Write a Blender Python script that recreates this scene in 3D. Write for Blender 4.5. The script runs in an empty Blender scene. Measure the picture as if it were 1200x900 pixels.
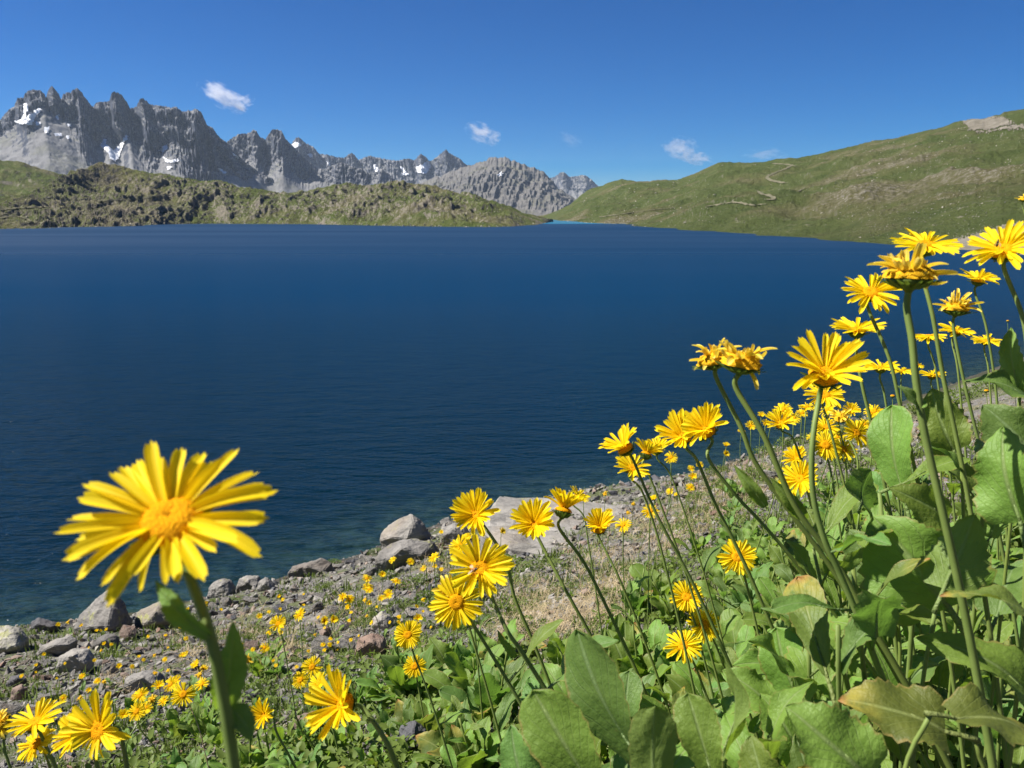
import bpy, bmesh, math, random
import numpy as np
from mathutils import Vector, Matrix, Quaternion, noise as mnoise
from mathutils.bvhtree import BVHTree

rnd = random.Random(7)
nrs = np.random.RandomState(11)
scene = bpy.context.scene
COL = scene.collection

# ------------------------------------------------------------------ camera
F = 1006.0                      # focal length in photo pixels (1200 wide)
CAMZ = 5.0                      # metres above the lake
HORIZON = 251.0
PITCH = math.atan((450 - HORIZON) / F)
CP, SP = math.cos(PITCH), math.sin(PITCH)
CAM = Vector((0, 0, CAMZ))
FWD = Vector((0, CP, -SP)); UP = Vector((0, SP, CP)); RIGHT = Vector((1, 0, 0))

def ray(px, py):
    return FWD + RIGHT * ((px - 600) / F) + UP * (-(py - 450) / F)
def at(px, py, d):
    return CAM + ray(px, py) * d
def project(p):
    q = Vector(p) - CAM
    d = q.dot(FWD)
    if d <= 0.01: return (-9999, -9999, d)
    return (600 + F * q.dot(RIGHT) / d, 450 - F * q.dot(UP) / d, d)
def camvec(r, u, t):            # right, up, towards the camera
    return (RIGHT * r + UP * u - FWD * t).normalized()
def water_hit(px, py):
    r = ray(px, py)
    return CAM + r * (-CAMZ / r.z)

# ------------------------------------------------------------------ numpy noise
_perm = np.random.RandomState(3).permutation(512)
_perm = np.concatenate([_perm, _perm, _perm])
_g = np.array([(math.cos(a), math.sin(a)) for a in np.linspace(0, 2 * math.pi, 32, endpoint=False)])
def pnoise(x, y, seed=0):
    x = np.asarray(x, float) + seed * 17.37; y = np.asarray(y, float) + seed * 9.71
    xi = np.floor(x).astype(int); yi = np.floor(y).astype(int)
    xf = x - xi; yf = y - yi
    u = xf * xf * xf * (xf * (xf * 6 - 15) + 10); v = yf * yf * yf * (yf * (yf * 6 - 15) + 10)
    def h(a, b): return _g[_perm[(_perm[a & 511] + b) & 511] & 31]
    def dot(a, b, dx, dy):
        g = h(a, b); return g[..., 0] * dx + g[..., 1] * dy
    n00 = dot(xi, yi, xf, yf); n10 = dot(xi + 1, yi, xf - 1, yf)
    n01 = dot(xi, yi + 1, xf, yf - 1); n11 = dot(xi + 1, yi + 1, xf - 1, yf - 1)
    a = n00 + u * (n10 - n00); b = n01 + u * (n11 - n01)
    return (a + v * (b - a)) * 1.5
def fbm(x, y, oct=4, seed=0, gain=0.5):
    s = 0; a = 1.0; f = 1.0
    for o in range(oct):
        s = s + a * pnoise(np.asarray(x) * f, np.asarray(y) * f, seed + o * 3); a *= gain; f *= 2.03
    return s
def ridged(x, y, oct=4, seed=0, gain=0.5):
    s = 0; a = 1.0; f = 1.0
    for o in range(oct):
        s = s + a * (1 - 2 * np.abs(pnoise(np.asarray(x) * f, np.asarray(y) * f, seed + o * 3))); a *= gain; f *= 2.05
    return s

# ------------------------------------------------------------------ helpers
def mesh(name, verts, faces, mats, smooth=True, uv=None, midx=None):
    me = bpy.data.meshes.new(name)
    me.from_pydata([tuple(map(float, v)) for v in verts], [], [tuple(map(int, f)) for f in faces])
    for m in (mats if isinstance(mats, (list, tuple)) else [mats]):
        if m: me.materials.append(m)
    me.polygons.foreach_set('use_smooth', [smooth] * len(me.polygons))
    if midx is not None: me.polygons.foreach_set('material_index', midx)
    if uv is not None:
        lay = me.uv_layers.new(name='UVMap')
        idx = np.zeros(len(me.loops), dtype=np.int32); me.loops.foreach_get('vertex_index', idx)
        lay.data.foreach_set('uv', np.asarray(uv, dtype=np.float32)[idx].ravel())
    me.update()
    return me
def obj(name, me, parent=None, mat4=None):
    o = bpy.data.objects.new(name, me); COL.objects.link(o)
    if parent is not None: o.parent = parent
    if mat4 is not None: o.matrix_basis = mat4
    return o
def empty(name, loc):
    o = bpy.data.objects.new(name, None); COL.objects.link(o)
    o.location = loc; o.empty_display_size = 0.02
    return o
def tag(o, label=None, cat=None, group=None, kind=None):
    if label: o['label'] = label
    if cat: o['category'] = cat
    if group: o['group'] = group
    if kind: o['kind'] = kind
    return o
def grid_faces(nr, nc, off=0):
    return [(off + r * nc + c, off + r * nc + c + 1, off + (r + 1) * nc + c + 1, off + (r + 1) * nc + c) for r in range(nr - 1) for c in range(nc - 1)]
def frame(y, n):
    """matrix whose Y axis is y and whose Z axis is as near n as possible"""
    y = Vector(y).normalized(); n = Vector(n)
    n = n - y * n.dot(y)
    if n.length < 1e-4: n = y.orthogonal()
    n.normalize(); x = y.cross(n)
    return Matrix((x, y, n)).transposed()
def tube(points, radii, sides=7):
    pts = [Vector(p) for p in points]
    vs, fs = [], []
    ref = Vector((0.3, -0.8, 0.2)).normalized()
    for i, p in enumerate(pts):
        t = (pts[min(i + 1, len(pts) - 1)] - pts[max(i - 1, 0)]).normalized()
        a = (ref - t * ref.dot(t)).normalized(); b = t.cross(a)
        for k in range(sides):
            q = 2 * math.pi * k / sides
            vs.append(p + (a * math.cos(q) + b * math.sin(q)) * radii[i])
    for i in range(len(pts) - 1):
        for k in range(sides):
            fs.append((i * sides + k, i * sides + (k + 1) % sides, (i + 1) * sides + (k + 1) % sides, (i + 1) * sides + k))
    fs.append(tuple(range(sides))[::-1]); fs.append(tuple((len(pts) - 1) * sides + k for k in range(sides)))
    return vs, fs
def smooth_path(pts, n):
    """Catmull-Rom through pts"""
    pts = [Vector(p) for p in pts]
    P = [pts[0] * 2 - pts[1]] + pts + [pts[-1] * 2 - pts[-2]]
    out = []
    for i in range(1, len(P) - 2):
        for k in range(n):
            t = k / n
            a, b, c, d = P[i - 1], P[i], P[i + 1], P[i + 2]
            out.append(0.5 * ((2 * b) + (c - a) * t + (2 * a - 5 * b + 4 * c - d) * t * t + (3 * b - a - 3 * c + d) * t ** 3))
    out.append(pts[-1])
    return out

# ------------------------------------------------------------------ materials
class NT:
    def __init__(s, name):
        s.m = bpy.data.materials.new(name); s.m.use_nodes = True
        s.t = s.m.node_tree; s.t.nodes.clear()
        s.out = s.t.nodes.new('ShaderNodeOutputMaterial')
    def n(s, typ, **kw):
        nd = s.t.nodes.new(typ)
        for k, v in kw.items():
            if k.startswith('i_'):
                nd.inputs[k[2:].replace('_', ' ')].default_value = v
            else: setattr(nd, k, v)
        return nd
    def l(s, a, b): s.t.links.new(a, b)
    def coords(s, kind='Object', scale=None):
        tc = s.n('ShaderNodeTexCoord')
        if scale is None: return tc.outputs[kind]
        mp = s.n('ShaderNodeMapping'); mp.inputs['Scale'].default_value = scale
        s.l(tc.outputs[kind], mp.inputs['Vector']); return mp.outputs['Vector']
    def noise(s, vec, scale, detail=6, rough=0.55, dist=0.0):
        nd = s.n('ShaderNodeTexNoise'); nd.inputs['Scale'].default_value = scale
        nd.inputs['Detail'].default_value = detail; nd.inputs['Roughness'].default_value = rough
        nd.inputs['Distortion'].default_value = dist
        if vec is not None: s.l(vec, nd.inputs['Vector'])
        return nd.outputs['Fac']
    def ramp(s, fac, stops, interp='LINEAR'):
        r = s.n('ShaderNodeValToRGB'); cr = r.color_ramp; cr.interpolation = interp
        while len(cr.elements) < len(stops): cr.elements.new(0.5)
        for e, (p, c) in zip(cr.elements, stops):
            e.position = p; e.color = (*c, 1) if len(c) == 3 else c
        s.l(fac, r.inputs['Fac']); return r.outputs['Color']
    def rampf(s, fac, a, b):
        r = s.n('ShaderNodeMapRange'); r.interpolation_type = 'SMOOTHSTEP'
        r.inputs['From Min'].default_value = a; r.inputs['From Max'].default_value = b
        s.l(fac, r.inputs['Value']); return r.outputs['Result']
    def mix(s, fac, a, b, mode='MIX'):
        m = s.n('ShaderNodeMix', data_type='RGBA', blend_type=mode)
        for sock, v in ((m.inputs['Factor'], fac), (m.inputs['A'], a), (m.inputs['B'], b)):
            pass
        ins = [i for i in m.inputs if i.enabled]
        f, A, B = m.inputs[0], m.inputs[6], m.inputs[7]
        for sock, v in ((f, fac), (A, a), (B, b)):
            if isinstance(v, (int, float)): sock.default_value = v
            elif isinstance(v, (tuple, list)): sock.default_value = (*v, 1) if len(v) == 3 else v
            else: s.l(v, sock)
        return m.outputs[2]
    def math(s, op, a, b=0.0):
        m = s.n('ShaderNodeMath', operation=op)
        for sock, v in ((m.inputs[0], a), (m.inputs[1], b)):
            if isinstance(v, (int, float)): sock.default_value = v
            else: s.l(v, sock)
        return m.outputs[0]
    def bump(s, h, strength, dist=0.02, normal=None):
        b = s.n('ShaderNodeBump'); b.inputs['Strength'].default_value = strength; b.inputs['Distance'].default_value = dist
        s.l(h, b.inputs['Height'])
        if normal is not None: s.l(normal, b.inputs['Normal'])
        return b.outputs['Normal']
    def bsdf(s, col, rough=0.8, normal=None, spec=0.3):
        p = s.n('ShaderNodeBsdfPrincipled')
        if isinstance(col, (tuple, list)): p.inputs['Base Color'].default_value = (*col, 1)
        else: s.l(col, p.inputs['Base Color'])
        if isinstance(rough, (int, float)): p.inputs['Roughness'].default_value = rough
        else: s.l(rough, p.inputs['Roughness'])
        p.inputs['Specular IOR Level'].default_value = spec
        if normal is not None: s.l(normal, p.inputs['Normal'])
        return p
    def done(s, sh):
        s.l(sh.outputs[0], s.out.inputs['Surface']); return s.m
    def leafy(s, col, tcol, fac, rough=0.5, normal=None, spec=0.3):
        p = s.bsdf(col, rough, normal, spec)
        t = s.n('ShaderNodeBsdfTranslucent')
        if isinstance(tcol, (tuple, list)): t.inputs['Color'].default_value = (*tcol, 1)
        else: s.l(tcol, t.inputs['Color'])
        if normal is not None: s.l(normal, t.inputs['Normal'])
        mx = s.n('ShaderNodeMixShader'); mx.inputs['Fac'].default_value = fac
        s.l(p.outputs[0], mx.inputs[1]); s.l(t.outputs[0], mx.inputs[2])
        return s.done(mx)

def mat_petal(name, base, tip, trans, tfac=0.42):
    a = NT(name)
    uv = a.n('ShaderNodeUVMap').outputs['UV']
    sep = a.n('ShaderNodeSeparateXYZ'); a.l(uv, sep.inputs[0])
    col = a.ramp(sep.outputs['X'], [(0.0, base), (0.55, base), (1.0, tip)])
    oi = a.n('ShaderNodeObjectInfo')
    col = a.mix(a.math('MULTIPLY', oi.outputs['Random'], 0.35), col, (base[0] * 0.96, base[1] * 0.87, base[2]))
    wv = a.math('SINE', a.math('MULTIPLY', sep.outputs['Y'], 31.0))
    nrm = a.bump(wv, 0.12, 0.02)
    return a.leafy(col, trans, tfac, 0.6, nrm, 0.15)
M_PETAL = mat_petal('petal_yellow', (0.88, 0.66, 0.008), (0.90, 0.71, 0.014), (0.94, 0.74, 0.012))
M_PETAL_OLD = mat_petal('petal_withered', (0.82, 0.58, 0.02), (0.82, 0.66, 0.16), (0.88, 0.68, 0.05), 0.35)

def mat_disc(name, c1, c2):
    a = NT(name)
    v = a.n('ShaderNodeTexVoronoi'); v.inputs['Scale'].default_value = 36
    a.l(a.coords('Object'), v.inputs['Vector'])
    col = a.ramp(v.outputs['Distance'], [(0.0, c2), (0.45, c1), (1.0, (c1[0] * .85, c1[1] * .75, c1[2]))])
    n = a.bump(v.outputs['Distance'], 0.35, -0.02)
    return a.done(a.bsdf(col, 0.8, n, 0.05))
M_DISC = mat_disc('disc_orange', (0.66, 0.29, 0.003), (0.78, 0.385, 0.004))
M_DISC_OLD = mat_disc('disc_withered', (0.66, 0.36, 0.012), (0.88, 0.56, 0.03))

def mat_green(name, c1, c2, tc, tfac=0.15, scale=40):
    a = NT(name)
    nz = a.noise(a.coords('Object'), scale, 4)
    col = a.ramp(nz, [(0.3, c1), (0.7, c2)])
    oi = a.n('ShaderNodeObjectInfo')
    col = a.mix(a.math('MULTIPLY', oi.outputs['Random'], 0.5), col, (c2[0] * 1.1, c2[1] * 1.0, c2[2] * 0.8))
    return a.leafy(col, tc, tfac, 0.55, None, 0.25)
M_STEM = mat_green('stem_green', (0.13, 0.19, 0.045), (0.20, 0.27, 0.07), (0.25, 0.35, 0.05), 0.15)
M_BRACT = mat_green('bract_green', (0.075, 0.12, 0.022), (0.12, 0.17, 0.03), (0.2, 0.3, 0.03), 0.2)

def mat_leaf(name, c1, c2, vein, tc, tfac=0.38, spots=False):
    a = NT(name)
    uv = a.n('ShaderNodeUVMap').outputs['UV']
    sep = a.n('ShaderNodeSeparateXYZ'); a.l(uv, sep.inputs[0])
    x = a.math('ABSOLUTE', a.math('SUBTRACT', sep.outputs['X'], 0.5))      # distance from midrib
    rib = a.math('SUBTRACT', 1.0, a.rampf(x, 0.012, 0.05))
    # side veins: leave the midrib at an angle and curve to the tip
    ph = a.math('SUBTRACT', a.math('MULTIPLY', sep.outputs['Y'], 7.0), a.math('MULTIPLY', a.math('POWER', x, 0.75), 7.0))
    nz0 = a.noise(a.coords('Object'), 9, 3)
    ph = a.math('ADD', ph, a.math('MULTIPLY', nz0, 0.6))
    fr = a.math('ABSOLUTE', a.math('SUBTRACT', a.math('FRACT', ph), 0.5))
    side = a.math('MULTIPLY', a.math('SUBTRACT', 1.0, a.rampf(fr, 0.0, 0.09)), a.math('SUBTRACT', 1.0, a.rampf(x, 0.3, 0.5)))
    nz = a.noise(a.coords('Object'), 5.0, 6, 0.6)
    oi = a.n('ShaderNodeObjectInfo')
    col = a.ramp(nz, [(0.3, c1), (0.7, c2)])
    hs = a.n('ShaderNodeHueSaturation')
    a.l(a.math('ADD', a.math('MULTIPLY', oi.outputs['Random'], 0.04), 0.468), hs.inputs['Hue'])
    a.l(a.math('ADD', a.math('MULTIPLY', oi.outputs['Random'], 0.5), 0.75), hs.inputs['Value'])
    a.l(col, hs.inputs['Color']); col = hs.outputs['Color']
    col = a.mix(a.math('MULTIPLY', side, 0.30), col, vein)
    col = a.mix(a.math('MULTIPLY', rib, 0.75), col, vein)
    # wear: pale and brown flecks of their own shape
    fl = a.noise(a.coords('Object'), 14.0, 3, 0.7)
    col = a.mix(a.math('MULTIPLY', a.rampf(fl, 0.70, 0.78), 0.7), col, (0.20, 0.16, 0.04))
    if spots:
        tipm = a.math('MULTIPLY', a.rampf(sep.outputs['Y'], 0.55, 0.98), a.rampf(nz, 0.35, 0.6))
        col = a.mix(tipm, col, (0.36, 0.30, 0.05))
        col = a.mix(a.math('MULTIPLY', a.rampf(sep.outputs['Y'], 0.88, 1.0), 0.8), col, (0.34, 0.13, 0.05))
    edge = a.math('MULTIPLY', a.rampf(a.math('ADD', x, a.math('MULTIPLY', a.noise(a.coords('Object'), 7.0, 4, .7), 0.14)), 0.53, 0.575), 0.7)
    col = a.mix(edge, col, (0.26, 0.19, 0.06))
    geo = a.n('ShaderNodeNewGeometry')
    col = a.mix(a.math('MULTIPLY', geo.outputs['Backfacing'], 0.35), col, (0.16, 0.22, 0.07))
    h = a.math('ADD', a.math('MULTIPLY', rib, -0.8), a.math('ADD', a.math('MULTIPLY', side, -0.5), a.math('MULTIPLY', a.noise(a.coords('Object'), 16, 3), 0.35)))
    n = a.bump(h, 0.35, 0.012)
    return a.leafy(col, tc, tfac, 0.52, n, 0.3)
M_LEAF = mat_leaf('leaf_green', (0.112, 0.205, 0.028), (0.172, 0.290, 0.052), (0.24, 0.31, 0.11), (0.26, 0.40, 0.03))
M_LEAF_DARK = mat_leaf('leaf_blue_green', (0.082, 0.170, 0.032), (0.135, 0.245, 0.056), (0.20, 0.28, 0.11), (0.18, 0.34, 0.04))
M_LEAF_OLD = mat_leaf('leaf_yellowing', (0.085, 0.130, 0.025), (0.13, 0.18, 0.035), (0.24, 0.28, 0.09), (0.28, 0.36, 0.04), 0.33, True)
M_HERB = mat_green('herb_green', (0.072, 0.115, 0.022), (0.135, 0.185, 0.036), (0.20, 0.32, 0.03), 0.3, 12)
M_GRASS = mat_green('grass_green', (0.070, 0.110, 0.020), (0.13, 0.175, 0.036), (0.16, 0.24, 0.03), 0.25, 3)
M_DRY = mat_green('dry_straw', (0.34, 0.26, 0.14), (0.50, 0.41, 0.26), (0.5, 0.4, 0.22), 0.2, 6)

def mat_rock(name, dark, mid, light, lichen=0.0, scale=3.0, warm=(0.17, 0.125, 0.09), coord='Object', bumpd=0.03):
    a = NT(name)
    c = a.coords(coord)
    oi = a.n('ShaderNodeObjectInfo')
    ad = a.n('ShaderNodeVectorMath', operation='ADD'); a.l(c, ad.inputs[0])
    cmb = a.n('ShaderNodeCombineXYZ')
    for k in range(3): a.l(a.math('MULTIPLY', oi.outputs['Random'], 37.0 + 11 * k), cmb.inputs[k])
    a.l(cmb.outputs[0], ad.inputs[1]); c = ad.outputs[0]
    n1 = a.noise(c, scale, 9, 0.62, 0.3)
    n2 = a.noise(c, scale * 7, 6, 0.7)
    n3 = a.noise(c, scale * 0.6, 3, 0.5)
    col = a.ramp(n1, [(0.28, dark), (0.5, mid), (0.72, light)])
    col = a.mix(a.math('MULTIPLY', a.rampf(n3, 0.5, 0.68), 0.55), col, warm)
    col = a.mix(0.55, col, a.ramp(n2, [(0.25, (0.45, 0.45, 0.45)), (0.5, (1, 1, 1)), (0.75, (1.45, 1.42, 1.38))]), 'MULTIPLY')
    col = a.mix(a.math('MULTIPLY', oi.outputs['Random'], 0.3), col, dark)
    if lichen > 0:
        v = a.noise(c, scale * 2.4, 8, 0.75)
        col = a.mix(a.math('MULTIPLY', a.rampf(v, 0.62 - 0.12 * lichen, 0.70 - 0.12 * lichen), 0.75), col, (0.27, 0.275, 0.10))
    wv = a.n('ShaderNodeTexNoise'); wv.inputs['Scale'].default_value = scale * 1.3; wv.inputs['Detail'].default_value = 8
    mp = a.n('ShaderNodeMapping'); mp.inputs['Scale'].default_value = (1, 1.4, 5); mp.inputs['Rotation'].default_value = (0.4, 0.3, 0)
    a.l(c, mp.inputs['Vector']); a.l(mp.outputs[0], wv.inputs['Vector'])
    h = a.math('ADD', a.math('ADD', n1, a.math('MULTIPLY', n2, 0.35)), a.math('MULTIPLY', wv.outputs['Fac'], 0.8))
    return a.done(a.bsdf(col, 0.9, a.bump(h, 0.95, bumpd), 0.15))
M_ROCK = mat_rock('rock_grey', (0.10, 0.094, 0.087), (0.20, 0.188, 0.172), (0.295, 0.278, 0.252), 0.35)
M_ROCK_LIGHT = mat_rock('rock_pale', (0.155, 0.146, 0.131), (0.262, 0.246, 0.222), (0.36, 0.34, 0.306), 0.25, warm=(0.25, 0.20, 0.15))
M_ROCK_LICHEN = mat_rock('rock_lichen', (0.17, 0.162, 0.14), (0.29, 0.275, 0.235), (0.38, 0.36, 0.31), 1.0)
M_ROCK_DARK = mat_rock('rock_slate', (0.055, 0.055, 0.058), (0.10, 0.10, 0.106), (0.16, 0.16, 0.164), warm=(0.10, 0.085, 0.08))
M_ROCK_RUST = mat_rock('rock_rusty', (0.13, 0.095, 0.075), (0.22, 0.165, 0.135), (0.31, 0.26, 0.215), warm=(0.19, 0.10, 0.065))

def mat_ground():
    a = NT('slope_soil')
    c = a.coords('Object')
    n1 = a.noise(c, 1.1, 8, 0.65); n2 = a.noise(c, 9, 8, 0.7); n3 = a.noise(c, 0.45, 4, 0.6)
    v = a.n('ShaderNodeTexVoronoi'); v.inputs['Scale'].default_value = 16; a.l(c, v.inputs['Vector'])
    col = a.ramp(n2, [(0.3, (0.085, 0.073, 0.056)), (0.5, (0.18, 0.16, 0.128)), (0.7, (0.27, 0.245, 0.205))])
    col = a.mix(0.5, col, a.ramp(v.outputs['Distance'], [(0.0, (1.25, 1.22, 1.18)), (0.6, (0.6, 0.6, 0.6))]), 'MULTIPLY')
    hs = a.n('ShaderNodeHueSaturation'); hs.inputs['Saturation'].default_value = 0.55; a.l(col, hs.inputs['Color'])
    g = a.ramp(n2, [(0.3, (0.045, 0.062, 0.018)), (0.7, (0.11, 0.125, 0.04))])
    col = a.mix(a.math('MULTIPLY', a.rampf(n1, 0.44, 0.56), 0.8), hs.outputs['Color'], g)
    sz = a.n('ShaderNodeSeparateXYZ'); a.l(c, sz.inputs[0])
    wet = a.math('SUBTRACT', 1.0, a.rampf(a.math('ADD', sz.outputs['Z'], a.math('MULTIPLY', n2, -0.25)), 0.0, 0.30))
    col = a.mix(a.math('MULTIPLY', wet, 0.75), col, (0.03, 0.028, 0.022))
    h = a.math('ADD', n2, a.math('MULTIPLY', v.outputs['Distance'], 0.6))
    return a.done(a.bsdf(col, 0.95, a.bump(h, 0.9, 0.05), 0.1))
M_GROUND = mat_ground()

def mat_mountain(name, cliff, scree, green, snow_z=None):
    a = NT(name)
    c = a.coords('Object')
    geo = a.n('ShaderNodeNewGeometry')
    sep = a.n('ShaderNodeSeparateXYZ'); a.l(geo.outputs['True Normal'], sep.inputs[0])
    slope = a.math('ABSOLUTE', sep.outputs['Z'])
    n1 = a.noise(c, 0.006, 10, 0.65); n2 = a.noise(c, 0.035, 8, 0.7)
    mp = a.n('ShaderNodeMapping'); mp.inputs['Scale'].default_value = (1, 1, 0.6); a.l(c, mp.inputs['Vector'])
    n3 = a.noise(mp.outputs[0], 0.03, 8, 0.7, 0.4)
    cl = a.ramp(n3, [(0.3, tuple(k * 0.62 for k in cliff)), (0.55, cliff), (0.75, tuple(k * 1.55 for k in cliff))])
    sc = a.ramp(n2, [(0.3, tuple(k * 0.66 for k in scree)), (0.6, scree), (0.8, tuple(min(k * 1.3, .6) for k in scree))])
    sc = a.mix(a.math('MULTIPLY', a.rampf(n1, 0.5, 0.62), 0.6), sc, green)
    f = a.rampf(a.math('ADD', slope, a.math('MULTIPLY', a.math('SUBTRACT', n2, 0.5), 0.3)), 0.54, 0.70)
    col = a.mix(f, cl, sc)
    h = a.math('ADD', n3, a.math('MULTIPLY', n2, 0.6))
    return a.done(a.bsdf(col, 0.95, a.bump(h, 0.7, 6.0), 0.1))
M_MTN = mat_mountain('mountain_rock', (0.052, 0.058, 0.076), (0.19, 0.187, 0.185), (0.13, 0.13, 0.10))
M_MTN_FAR = mat_mountain('mountain_rock_brown', (0.075, 0.074, 0.076), (0.145, 0.136, 0.124), (0.10, 0.10, 0.06))
def mat_snow():
    a = NT('old_snow')
    n = a.noise(a.coords('Object'), 0.08, 6)
    col = a.ramp(n, [(0.3, (0.62, 0.64, 0.68)), (0.6, (0.82, 0.83, 0.85))])
    return a.done(a.bsdf(col, 0.7, None, 0.2))
M_SNOW = mat_snow()

def mat_hill(name, g1, g2, rock, s=1.0, rocky=0.5, slope_lim=(0.70, 0.86)):
    a = NT(name)
    c = a.coords('Object')
    geo = a.n('ShaderNodeNewGeometry')
    sep = a.n('ShaderNodeSeparateXYZ'); a.l(geo.outputs['True Normal'], sep.inputs[0])
    n1 = a.noise(c, 0.012 * s, 8, 0.62); n2 = a.noise(c, 0.07 * s, 8, 0.68); n3 = a.noise(c, 0.5 * s, 6, 0.7)
    g = a.ramp(n2, [(0.3, g1), (0.72, g2)])
    dry = a.mix(a.math('MULTIPLY', a.rampf(n1, 0.46, 0.62), 0.7), g, (0.128, 0.110, 0.056))
    rk = a.ramp(n3, [(0.3, tuple(k * .55 for k in rock)), (0.55, rock), (0.75, tuple(k * 1.4 for k in rock))])
    f1 = a.math('SUBTRACT', 1.0, a.rampf(a.math('ADD', sep.outputs['Z'], a.math('MULTIPLY', a.math('SUBTRACT', n3, 0.5), 0.35)), *slope_lim))
    f2 = a.math('MULTIPLY', a.rampf(n3, 0.62 - 0.1 * rocky, 0.70 - 0.08 * rocky), a.rampf(n2, 0.60 - 0.18 * rocky, 0.66))
    f3 = a.math('MULTIPLY', a.rampf(n1, 0.53, 0.66), a.rampf(n3, 0.44, 0.60))
    f = a.math('MINIMUM', a.math('ADD', a.math('ADD', f1, f2), a.math('MULTIPLY', f3, 0.8)), 1.0)
    col = a.mix(f, dry, rk)
    h = a.math('ADD', n3, a.math('MULTIPLY', n2, 2.0))
    return a.done(a.bsdf(col, 0.95, a.bump(h, 1.0, 2.6 / s), 0.08))
M_PEN = mat_hill('peninsula_turf', (0.056, 0.082, 0.021), (0.112, 0.126, 0.040), (0.24, 0.215, 0.17), 1.4, 0.8, (0.58, 0.80))
M_RHILL = mat_hill('hillside_turf', (0.052, 0.074, 0.022), (0.096, 0.112, 0.038), (0.23, 0.21, 0.165), 1.0, 0.6, (0.5, 0.75))
def mat_track():
    a = NT('gravel_track'); c = a.coords('Object')
    col = a.ramp(a.noise(c, 0.35, 6, 0.7), [(0.3, (0.10, 0.096, 0.058)), (0.7, (0.155, 0.145, 0.098))])
    return a.done(a.bsdf(col, 0.95, None, 0.1))
M_TRACK = mat_track()
def mat_scree():
    a = NT('pale_scree'); c = a.coords('Object')
    col = a.ramp(a.noise(c, 0.12, 8, 0.72), [(0.3, (0.085, 0.078, 0.056)), (0.5, (0.14, 0.126, 0.10)), (0.72, (0.215, 0.195, 0.16))])
    return a.done(a.bsdf(col, 0.95, a.bump(a.noise(c, 0.5, 6), 0.6, 0.6), 0.1))
M_SCREE = mat_scree()

def mat_water():
    a = NT('lake_water')
    c = a.coords('Object')
    def rip(scale, sx, sy, rot, det=3):
        mp = a.n('ShaderNodeMapping'); mp.inputs['Scale'].default_value = (sx, sy, 1); mp.inputs['Rotation'].default_value = (0, 0, rot)
        a.l(c, mp.inputs['Vector']); return a.noise(mp.outputs[0], scale, det, 0.55, 0.3)
    r1 = rip(6.0, 0.38, 1.0, 0.15); r2 = rip(15.0, 0.5, 1.0, -0.12); r3 = rip(1.6, 0.45, 1.0, 0.3)
    big = rip(0.018, 0.25, 1.0, 0.1, 4)
    h = a.math('ADD', a.math('ADD', a.math('MULTIPLY', r1, 0.072), a.math('MULTIPLY', r2, 0.022)), a.math('MULTIPLY', r3, 0.15))
    sep = a.n('ShaderNodeSeparateXYZ'); a.l(c, sep.inputs[0])
    calm = a.rampf(sep.outputs['Y'], 420, 700)
    amp = a.math('MULTIPLY', a.math('ADD', 0.65, a.math('MULTIPLY', a.rampf(big, 0.35, 0.65), 0.5)), a.math('SUBTRACT', 1.0, a.math('MULTIPLY', calm, 0.85)))
    b = a.n('ShaderNodeBump'); b.inputs['Distance'].default_value = 1.0
    a.l(amp, b.inputs['Strength']); a.l(h, b.inputs['Height'])
    at_ = a.n('ShaderNodeAttribute'); at_.attribute_name = 'shallow'
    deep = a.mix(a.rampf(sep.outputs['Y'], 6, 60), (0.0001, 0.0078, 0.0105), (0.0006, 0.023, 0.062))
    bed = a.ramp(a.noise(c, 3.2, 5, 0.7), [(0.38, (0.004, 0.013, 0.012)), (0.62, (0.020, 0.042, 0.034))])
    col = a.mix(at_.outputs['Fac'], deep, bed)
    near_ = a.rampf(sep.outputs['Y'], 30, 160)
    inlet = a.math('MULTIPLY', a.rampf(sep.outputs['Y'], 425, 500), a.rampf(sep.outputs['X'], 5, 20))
    col = a.mix(inlet, col, (0.022, 0.125, 0.21))  # sky reflection on the far inlet, painted in as a turquoise base colour
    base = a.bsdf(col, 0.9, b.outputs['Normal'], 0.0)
    gl = a.n('ShaderNodeBsdfGlossy'); gl.inputs['Color'].default_value = (1, 1, 1, 1); a.l(b.outputs['Normal'], gl.inputs['Normal'])
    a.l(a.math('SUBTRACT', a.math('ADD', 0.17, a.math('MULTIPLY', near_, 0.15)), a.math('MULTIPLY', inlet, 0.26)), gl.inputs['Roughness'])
    fr = a.n('ShaderNodeFresnel'); fr.inputs['IOR'].default_value = 1.333; a.l(b.outputs['Normal'], fr.inputs['Normal'])
    # rough water seen from low down: most facets that face the eye are steep, so the mirror share stays small
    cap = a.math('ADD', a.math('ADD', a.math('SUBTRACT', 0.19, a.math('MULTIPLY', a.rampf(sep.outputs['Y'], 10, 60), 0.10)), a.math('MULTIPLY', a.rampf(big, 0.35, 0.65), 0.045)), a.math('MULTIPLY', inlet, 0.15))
    mx = a.n('ShaderNodeMixShader'); a.l(a.math('MINIMUM', fr.outputs[0], cap), mx.inputs['Fac'])
    a.l(base.outputs[0], mx.inputs[1]); a.l(gl.outputs[0], mx.inputs[2])
    return a.done(mx)
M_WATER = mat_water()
def plain(name, col, rough=0.6, spec=0.3):
    a = NT(name)
    n = a.noise(a.coords('Object'), 30, 3)
    c = a.ramp(n, [(0.3, tuple(k * 0.8 for k in col)), (0.7, tuple(min(k * 1.15, 1) for k in col))])
    return a.done(a.bsdf(c, rough, None, spec))
M_BEE_D = plain('insect_dark', (0.03, 0.018, 0.010), 0.4); M_BEE_O = plain('insect_amber', (0.28, 0.11, 0.02), 0.5)
def mat_wing():
    a = NT('insect_wing')
    p = a.bsdf((0.5, 0.4, 0.3), 0.25); p.inputs['Alpha'].default_value = 0.55
    return a.done(p)
M_WING = mat_wing()

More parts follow.
